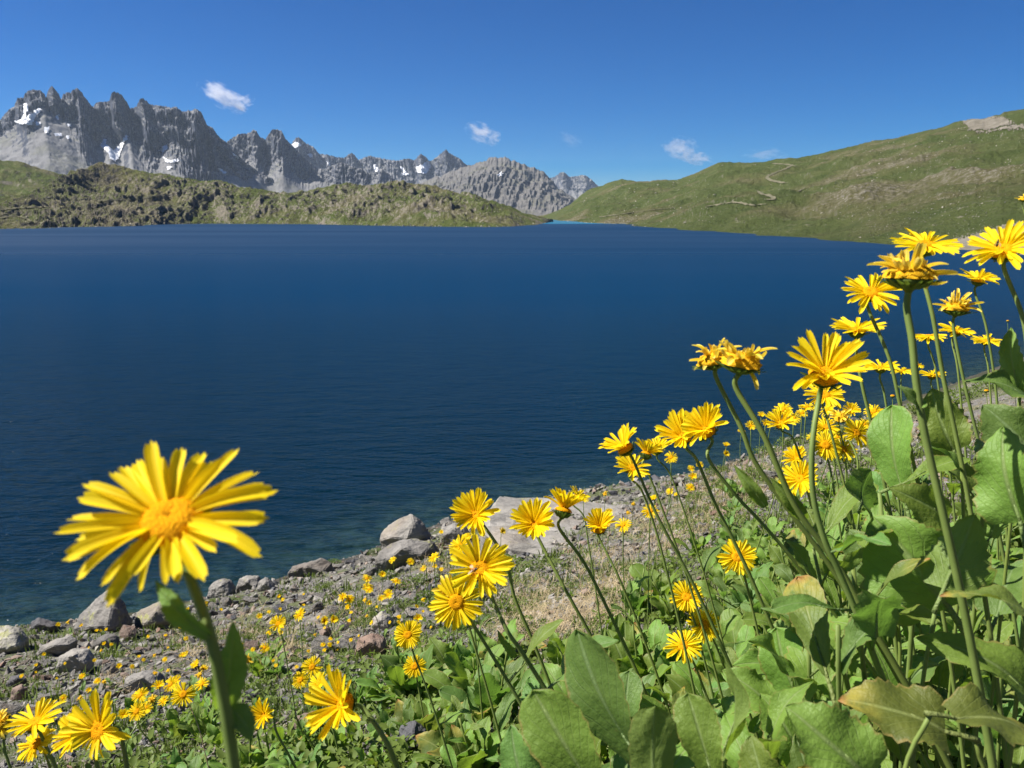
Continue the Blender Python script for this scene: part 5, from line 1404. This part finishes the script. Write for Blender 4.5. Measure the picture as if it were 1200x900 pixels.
for (x, y), h in zip(tl_, hits([q[0] for q in tl_], [q[1] for q in tl_])):
    if np.isnan(h[0]): continue
    b = Vector(h); d = (b - CAM).dot(FWD)
    if d > 5: continue
    root = empty('leafy_plant', b); tone = rnd.choice('ggd'); ph = rnd.uniform(0, 6.28)
    hgt = rnd.uniform(.14, .34) * (1.0 if d > 1.0 else .75); ll = rnd.uniform(.065, .10)
    lx_, ly_ = rnd.gauss(-.05, .05), rnd.gauss(0, .05)
    path = smooth_path([Vector((0, 0, -.01)), Vector((lx_ * .3, ly_ * .3, hgt * .5)), Vector((lx_, ly_, hgt))], 6)
    V, fs = tube(path, [.0034 - .0012 * i / len(path) for i in range(len(path))], 6); obj('stem', mesh('stem', V, fs, M_STEM), root)
    nl = rnd.randint(9, 13)
    for k in range(nl):
        t = .12 + .85 * k / nl; q = path[min(len(path) - 1, int(t * len(path)))] + b; a_ = k * 2.4 + ph + rnd.gauss(0, .2)
        el = rnd.uniform(.25, 1.1)
        y3 = Vector((math.cos(a_) * math.cos(el), math.sin(a_) * math.cos(el), math.sin(el)))
        nn = Vector((-math.cos(a_) * math.sin(el) * .8 - .5, -math.sin(a_) * math.sin(el) * .8 - .3, .9))
        L = ll * rnd.uniform(.8, 1.3) * (1.15 - .45 * t)
        add_leaf(root, tone + rnd.choice(['ovate', 'ovate', 'lance', 'spoon']), q, y3, nn, L, L * rnd.uniform(.8, 1.2))
    plants.append((root, x, y - hgt * F / d * .5, tone, ll))
# plants rooted close to the lens, their leaves reaching into the lower right of the view
lim = [(380, 1000), (560, 905), (640, 900), (700, 890), (780, 850), (860, 815), (905, 770), (960, 660), (1030, 590), (1100, 530), (1180, 455), (1300, 430)]
near_n = 0
for tr in range(4000):
    if near_n >= 66: break
    yy = rnd.uniform(.50, 1.6); xx = rnd.uniform(-.02, .72) * 1.0
    if xx > yy * .66 or xx < yy * .0: continue
    b = Vector((xx, yy, gz(xx, yy))); hgt = rnd.uniform(.20, .66); ll = rnd.uniform(.052, .080)
    ok = True
    while True:
        tp = project(b + Vector((-.02, 0, hgt + ll * .75)))
        if tp[1] > float(ip(lim, np.array([tp[0]]))[0]): break
        hgt -= .03
        if hgt < .04: ok = False; break
    if not ok or tp[1] > 930: continue
    near_n += 1
    root = empty('leafy_plant', b); tone = rnd.choice('ggd'); ph = rnd.uniform(0, 6.28)
    lx_, ly_ = rnd.gauss(-.03, .03), rnd.gauss(0, .03)
    path = smooth_path([Vector((0, 0, -.01)), Vector((lx_ * .3, ly_ * .3, hgt * .5)), Vector((lx_, ly_, hgt))], 6)
    V, fs = tube(path, [.0030 - .0012 * i / len(path) for i in range(len(path))], 7); obj('stem', mesh('stem', V, fs, M_STEM), root)
    nl = int(5 + hgt * 15)
    for k in range(nl):
        t = .30 + .69 * (k + .5) / nl; q = path[min(len(path) - 1, int(t * len(path)))] + b; a_ = k * 2.4 + ph + rnd.gauss(0, .2)
        el = rnd.uniform(.15, 1.15)
        y3 = Vector((math.cos(a_) * math.cos(el), math.sin(a_) * math.cos(el), math.sin(el)))
        nn = Vector((-math.cos(a_) * math.sin(el) * .8 - .5, -math.sin(a_) * math.sin(el) * .8 - .2, .9))
        L = ll * rnd.uniform(.8, 1.25)
        add_leaf(root, (tone if rnd.random() > .08 else 'o') + rnd.choice(['ovate', 'ovate', 'lance', 'spoon' if rnd.random() > .08 else 'ovate']), q, y3, nn, L, L * rnd.uniform(.8, 1.1))
    tp = project(b + Vector((0, 0, hgt * .7)))
    plants.append((root, tp[0], tp[1], tone, ll))
print('near plants', near_n)
for root, x, y, tone, bl in plants:
    a = near_anchor(x, y)
    alts = [f'{s} broad-leaved {t} plant {relation(x, y, a)} {a[2]}' for s in pl_size for t in pl_tone]
    rnd.shuffle(alts)
    tag(root, unique(alts[0], alts[1:]), 'plant', 'broad-leaved plants on the slope')

# ------------------------------------------------------------------ feathery herb clumps
def herb_mesh(seed, n=260, small=.12):
    r = random.Random(seed); V = []; fs = []
    for k in range(n):
        a = r.uniform(0, 6.28); rr = math.sqrt(r.random()); z = r.random() ** .8 * (1 - .55 * rr * rr)
        p = Vector((rr * math.cos(a), rr * math.sin(a), z * .8))
        dr = Vector((r.gauss(0, .5) + .4 * math.cos(a), r.gauss(0, .5) + .4 * math.sin(a), r.uniform(.2, 1))).normalized()
        sd = dr.cross(Vector((r.gauss(0, 1), r.gauss(0, 1), r.gauss(0, 1)))).normalized()
        l = small * r.uniform(.7, 1.6); wv = l * r.uniform(.16, .3)
        o = len(V)
        V += [p, p + dr * l * .5 + sd * wv, p + dr * l, p + dr * l * .5 - sd * wv]
        fs.append((o, o + 1, o + 2, o + 3))
    for k in range(26):
        a = r.uniform(0, 6.28); rr = r.uniform(.1, .8)
        t = [Vector((rr * .3 * math.cos(a), rr * .3 * math.sin(a), 0)), Vector((rr * .7 * math.cos(a), rr * .7 * math.sin(a), .4)), Vector((rr * math.cos(a), rr * math.sin(a), .75 * (1 - .5 * rr)))]
        v, f = tube(t, [.012, .01, .006], 4); o = len(V); V += v; fs += [tuple(i + o for i in q) for q in f]
    return mesh('herb_foliage', V, fs, M_HERB, False)
HERB = [herb_mesh(k, 420, .13) for k in range(4)]
herbs = [(575, 668, 70), (530, 690, 60), (600, 700, 60), (640, 650, 46), (490, 672, 44), (470, 700, 36), (455, 668, 26), (505, 690, 40), (660, 680, 40), (690, 655, 26), (560, 720, 46), (786, 610, 34), (800, 598, 26), (360, 656, 20), (380, 682, 26), (330, 690, 20), (410, 760, 36), (432, 790, 44), (445, 750, 30), (120, 800, 20), (100, 790, 16), (205, 755, 22), (290, 742, 26), (275, 700, 16), (345, 770, 28), (300, 800, 40), (260, 850, 50), (200, 850, 44), (165, 775, 18), (60, 812, 24), (20, 770, 24), (440, 642, 20), (545, 800, 50), (500, 800, 44), (480, 830, 40), (860, 600, 40), (900, 640, 50), (960, 600, 46), (1010, 600, 50), (1100, 540, 40), (820, 575, 36), (850, 560, 40), (890, 545, 44), (930, 540, 44), (870, 620, 56), (900, 520, 36), (925, 512, 36), (955, 505, 40), (985, 495, 40), (1015, 490, 44), (1045, 480, 44), (1075, 470, 44), (1105, 462, 46), (1135, 452, 46), (1165, 440, 46), (1195, 430, 46), (1000, 530, 50), (1060, 520, 50), (1120, 500, 54), (1170, 490, 54), (840, 545, 30), (815, 556, 26), (840, 640, 50), (790, 650, 46), (970, 560, 50), (760, 700, 50), (720, 690, 46), (620, 720, 60), (590, 650, 60), (545, 665, 50), (250, 700, 12), (390, 655, 20), (425, 725, 30), (740, 660, 30)]
HH = hits([h[0] for h in herbs], [h[1] + h[2] * .35 for h in herbs])
hb_shape = ['feathery', 'fine-leaved', 'bushy', 'tufted', 'low']
hb_tone = ['green', 'dark green', 'bright green', 'mid green']
for (x, y, wpx), h in zip(herbs, HH):
    if np.isnan(h[0]): continue
    b = Vector(h); d = (b - CAM).dot(FWD); r = wpx * .5 * d / F
    o = obj('herb_clump', rnd.choice(HERB)); o.location = b - Vector((0, 0, .01)); o.rotation_euler = (0, 0, rnd.uniform(0, 6.28))
    o.scale = (r, r, r * rnd.uniform(.7, 1.0))
    a = near_anchor(x, y)
    alts = [f'{s} {t} herb clump {relation(x, y, a)} {a[2]}' for s in hb_shape for t in hb_tone]
    rnd.shuffle(alts)
    tag(o, unique(alts[0], alts[1:]), 'herb', 'small-leaved herb clumps on the slope')

# ------------------------------------------------------------------ grass, ground cover, dry straw: beyond counting
def blades(name, spots, mat, n, hgt, wid, spread, droop=.4, flat=0.0):
    V = []; fs = []
    for (b, s) in spots:
        for k in range(n):
            a = rnd.uniform(0, 6.28); rr = spread * s * math.sqrt(rnd.random())
            p = Vector((b[0] + rr * math.cos(a), b[1] + rr * math.sin(a), b[2]))
            p.z += -0.01 + 0.0
            a2 = rnd.uniform(0, 6.28); l = hgt * s * rnd.uniform(.5, 1.3)
            out = Vector((math.cos(a2), math.sin(a2), 0)); sd = Vector((-math.sin(a2), math.cos(a2), 0)) * wid * s * rnd.uniform(.7, 1.3)
            lean = rnd.uniform(.1, 1.1) + flat
            p1 = p + Vector((0, 0, l * .55)) + out * l * .2 * lean; p2 = p + Vector((0, 0, l * (.95 - droop * lean))) + out * l * .62 * lean
            if flat > .8: p1.z = p.z + l * .25 * rnd.random(); p2.z = p.z + l * rnd.uniform(-.05, .3)
            o = len(V); V += [p - sd, p + sd, p1 + sd * .8, p1 - sd * .8, p2]
            fs += [(o, o + 1, o + 2, o + 3), (o + 3, o + 2, o + 4)]
    return tag(obj(name, mesh(name, V, fs, mat, True)), None, None, None, 'stuff')
# green tufts between the stones
sp = []
c3 = [(rnd.uniform(-40, 1240), rnd.uniform(500, 930)) for _ in range(9000)]
H3 = hits([c[0] for c in c3], [c[1] for c in c3])
for (x, y), h in zip(c3, H3):
    if np.isnan(h[0]): continue
    m = mnoise.noise(Vector((x * .014, y * .03, 2))) + .5 * mnoise.noise(Vector((x * .05, y * .09, 4)))
    veg = in_poly(x, y, veg_poly)
    if m < (0.06 if not veg else -0.35): continue
    d = (Vector(h) - CAM).dot(FWD)
    s = min(1.0, 0.35 + d * .09)
    sp.append((h, s * rnd.uniform(.6, 1.2)))
for k in range(900):
    x, y = rnd.uniform(-10, 18), rnd.uniform(-1, 24)
    if shore_dist(np.array([x]), np.array([y]))[0] > 0.4 and mnoise.noise(Vector((x * .5, y * .5, 1))) > .1: sp.append(((x, y, gz(x, y)), .8))
o = blades('grass', sp, M_GRASS, 13, .085, .0042, .085); o['label'] = 'short green grass tufts growing between the stones'
# small round-leaved ground cover under the big leaves
V = []; fs = []
for (x, y) in sample(veg_poly + [], 2600) + sample(veg_low, 500) + sample(veg_left, 500):
    pass
cc = sample(veg_poly, 3000) + sample(veg_low, 420) + sample(veg_left, 260)
H4 = hits([c[0] for c in cc], [c[1] for c in cc])
for (x, y), h in zip(cc, H4):
    if np.isnan(h[0]): continue
    if mnoise.noise(Vector((x * .02, y * .03, 12))) < -0.18: continue
    for k in range(5):
        b = Vector(h) + Vector((rnd.gauss(0, .03), rnd.gauss(0, .03), rnd.uniform(0.0, .05)))
        a = rnd.uniform(0, 6.28); e = rnd.uniform(-.1, 1.0); l = rnd.uniform(.014, .034)
        dr = Vector((math.cos(a) * math.cos(e), math.sin(a) * math.cos(e), math.sin(e))); sd = Vector((-math.sin(a), math.cos(a), rnd.gauss(0, .3))) * l * rnd.uniform(.22, .4)
        up = dr.cross(sd).normalized() * l * .12
        o = len(V); V += [b, b + dr * l * .35 + sd + up, b + dr * l * .75 + sd * .8 + up, b + dr * l, b + dr * l * .75 - sd * .8 + up, b + dr * l * .35 - sd + up, b + dr * l * .5]
        fs += [(o, o + 6, o + 1), (o + 1, o + 6, o + 2), (o + 2, o + 6, o + 3), (o + 3, o + 6, o + 4), (o + 4, o + 6, o + 5), (o + 5, o + 6, o)]
tag(obj('ground_cover', mesh('ground_cover', V, fs, M_HERB, True)), 'small-leaved green ground cover under the big leaves', None, None, 'stuff')
# dry straw
dry_spots = [(860, 535, 40, 90), (930, 515, 50, 110), (1000, 490, 50, 110), (1080, 468, 50, 110), (1150, 448, 50, 110), (560, 640, 40, 60), (520, 670, 40, 60), (400, 720, 50, 60), (250, 760, 60, 60), (620, 700, 40, 80), (650, 735, 55, 150), (690, 715, 55, 150), (720, 690, 50, 120), (610, 745, 30, 60), (830, 580, 60, 150), (790, 610, 50, 100), (880, 560, 50, 110), (860, 600, 40, 80), (1130, 480, 45, 110), (1100, 500, 40, 80), (1010, 490, 40, 70), (760, 640, 50, 90), (700, 660, 40, 60), (300, 745, 40, 60), (330, 765, 40, 60), (470, 770, 20, 20), (900, 530, 50, 80), (150, 800, 30, 30), (740, 610, 40, 50), (1180, 470, 40, 70)]
sp = []
for (x, y, r, n) in dry_spots:
    q = [(rnd.gauss(x, r * .5), rnd.gauss(y, r * .28)) for _ in range(n)]
    for h in hits([a for a, b in q], [b for a, b in q]):
        if not np.isnan(h[0]): sp.append((h, min(1.1, .45 + .09 * (Vector(h) - CAM).dot(FWD)) * rnd.uniform(.6, 1.2)))
V = []; fs = []
for (b, sc_) in sp[::3]:
    wind = rnd.uniform(0, 6.28)
    for k in range(rnd.randint(8, 18)):
        a = wind + rnd.gauss(0, 1.1); l = rnd.uniform(.07, .24) * sc_; el = rnd.uniform(.35, 1.4); wd = .0009 * sc_ + .0003
        p = Vector(b) + Vector((rnd.gauss(0, .02), rnd.gauss(0, .02), -.005)); dr = Vector((math.cos(a) * math.cos(el), math.sin(a) * math.cos(el), math.sin(el)))
        sd_ = Vector((-math.sin(a), math.cos(a), rnd.gauss(0, .3))) * wd; o = len(V)
        for q in range(6):
            ww = 1 - q / 6.5
            V += [p - sd_ * ww, p + sd_ * ww]
            p = p + dr * l / 5; dr = (dr + Vector((rnd.gauss(0, .1), rnd.gauss(0, .1), -.30 - .1 * q))).normalized()
        fs += [(o + 2 * q, o + 2 * q + 1, o + 2 * q + 3, o + 2 * q + 2) for q in range(5)]
o = tag(obj('dry_grass', mesh('dry_grass', V, fs, M_DRY)), None, None, None, 'stuff'); o['label'] = 'bleached dry grass and straw lying between the flowers'
o = blades('straw_litter', sp[::2], M_DRY, 8, .11, .0012, .10, .5, .9); o['label'] = 'flattened pale straw littering the ground'

# ------------------------------------------------------------------ insects
def insect(px, py, d, L, lab, heading, dark):
    p = at(px, py, d); root = empty('bee' if not dark else 'fly', p)
    tag(root, lab, 'insect')
    m3 = frame(heading, camvec(-.1, .6, .8))
    def part(nm, V, fs, mat):
        V = [m3 @ (Vector(v) * L) for v in V]; return obj(nm, mesh(nm, V, fs, mat, True), root)
    V = []; fs = []; mi = []
    prof = [(-.5, .01), (-.45, .08), (-.32, .14), (-.18, .16), (-.06, .12), (0.0, .08), (.06, .14), (.16, .16), (.26, .12), (.30, .06), (.34, .10), (.42, .11), (.5, .05), (.53, .01)]
    na = 10
    for (y, r) in prof:
        for k in range(na):
            q = 2 * math.pi * k / na; V.append((r * math.cos(q), y, r * .85 * math.sin(q)))
    for i in range(len(prof) - 1):
        for k in range(na):
            fs.append((i * na + k, i * na + (k + 1) % na, (i + 1) * na + (k + 1) % na, (i + 1) * na + k)); mi.append(1 if (i in (1, 3, 6, 7)) and not dark else 0)
    Vw = [m3 @ (Vector(v) * L) for v in V]
    obj('body', mesh('body', Vw, fs, [M_BEE_D, M_BEE_O], True, None, mi), root)
    for s in (-1, 1):
        w_ = [(s * .06, .16, .13), (s * .30, .06, .2), (s * .42, -.2, .2), (s * .36, -.42, .19), (s * .2, -.36, .18), (s * .1, -.1, .16)]
        part('wing', w_, [(0, 1, 2, 3, 4, 5)], M_WING)
        for y in (.05, .14, .22):
            v, f = tube([(s * .1, y, -.08), (s * .28, y + (y - .14) * 2, .0), (s * .40, y + (y - .14) * 4, -.17)], [.02, .016, .01], 5)
            part('leg', v, f, M_BEE_D)
    return root
insect(555, 668, .733, .011, 'small brown bee resting on the petals of a daisy', camvec(.5, .3, .6), False)
insect(1169, 285, .672, .0062, 'tiny dark fly sitting on the daisy at the frame edge', camvec(.1, .9, .2), True)

# ------------------------------------------------------------------ clouds (beyond the haze)
def mat_cloud(name, dens, seed):
    a = NT(name)
    c = a.coords('Object')
    ln = a.n('ShaderNodeVectorMath', operation='LENGTH'); a.l(c, ln.inputs[0])
    mp = a.n('ShaderNodeMapping'); mp.inputs['Location'].default_value = (seed, seed * 2, 0); a.l(c, mp.inputs['Vector'])
    n = a.noise(mp.outputs[0], 2.0, 6, 0.6)
    v = a.math('SUBTRACT', a.math('ADD', a.math('SUBTRACT', 1.0, ln.outputs['Value']), a.math('MULTIPLY', a.math('SUBTRACT', n, 0.5), 3.6)), 0.30)
    d = a.math('MULTIPLY', a.math('MAXIMUM', a.math('MINIMUM', a.math('MULTIPLY', v, 1.6), 1.0), 0.0), dens)
    p = a.n('ShaderNodeVolumePrincipled'); p.inputs['Color'].default_value = (0.93, 0.93, 0.98, 1); p.inputs['Anisotropy'].default_value = 0.35
    a.l(d, p.inputs['Density']); a.l(p.outputs[0], a.out.inputs['Volume'])
    a.m.volume_intersection_method = 'FAST' if hasattr(a.m, 'volume_intersection_method') else None
    return a.m
def cloud(parts, label, dens, seed):
    DC = 14000.0
    root = None
    for k, (px, py, wx, wy, rot) in enumerate(parts):
        bm = bmesh.new(); bmesh.ops.create_icosphere(bm, subdivisions=3, radius=1.0)
        me = bpy.data.meshes.new('cloud'); bm.to_mesh(me); bm.free()
        me.materials.append(mat_cloud('cloud_vapour', dens, seed + k * 3.7))
        p = at(px, py, DC)
        if root is None:
            root = empty('cloud', p); tag(root, label, 'cloud', 'small clouds in the blue sky')
        o = obj('cloud_puff', me, root)
        o.location = p - root.location; o.scale = (wx * DC / F, wx * .8 * DC / F, wy * DC / F); o.rotation_euler = (0, math.radians(rot), 0)
try:
    cloud([(262, 113, 34, 15, 30), (284, 120, 16, 9, -20)], 'slanting wispy white cloud above the jagged mountains', 0.0050, 1.0)
    cloud([(566, 157, 24, 13, 20)], 'small rounded white cloud above the pointed far summit', 0.0055, 4.0)
    cloud([(797, 174, 24, 15, 5), (816, 186, 22, 9, 5)], 'small flat white cloud over the end of the green hillside', 0.0042, 8.0)
    cloud([(668, 163, 18, 9, 30)], 'faint grey cloud wisp between the two brighter clouds', 0.0010, 2.0)
    cloud([(897, 181, 30, 9, 0)], 'faint grey cloud wisp over the hillside crest', 0.0010, 6.0)
except Exception as e:
    print('cloud', e)

# ------------------------------------------------------------------ haze
a = NT('thin_air')
p = a.n('ShaderNodeVolumePrincipled'); p.inputs['Color'].default_value = (0.62, 0.76, 0.96, 1); p.inputs['Density'].default_value = 0.000026; p.inputs['Anisotropy'].default_value = 0.2
a.l(p.outputs[0], a.out.inputs['Volume'])
bm = bmesh.new(); bmesh.ops.create_cube(bm, size=1.0)
me = bpy.data.meshes.new('haze'); bm.to_mesh(me); bm.free(); me.materials.append(a.m)
hz = obj('haze', me); hz.scale = (24400, 16600, 790); hz.location = (0, 4300, 388)
tag(hz, 'thin blue mountain air', None, None, 'stuff')
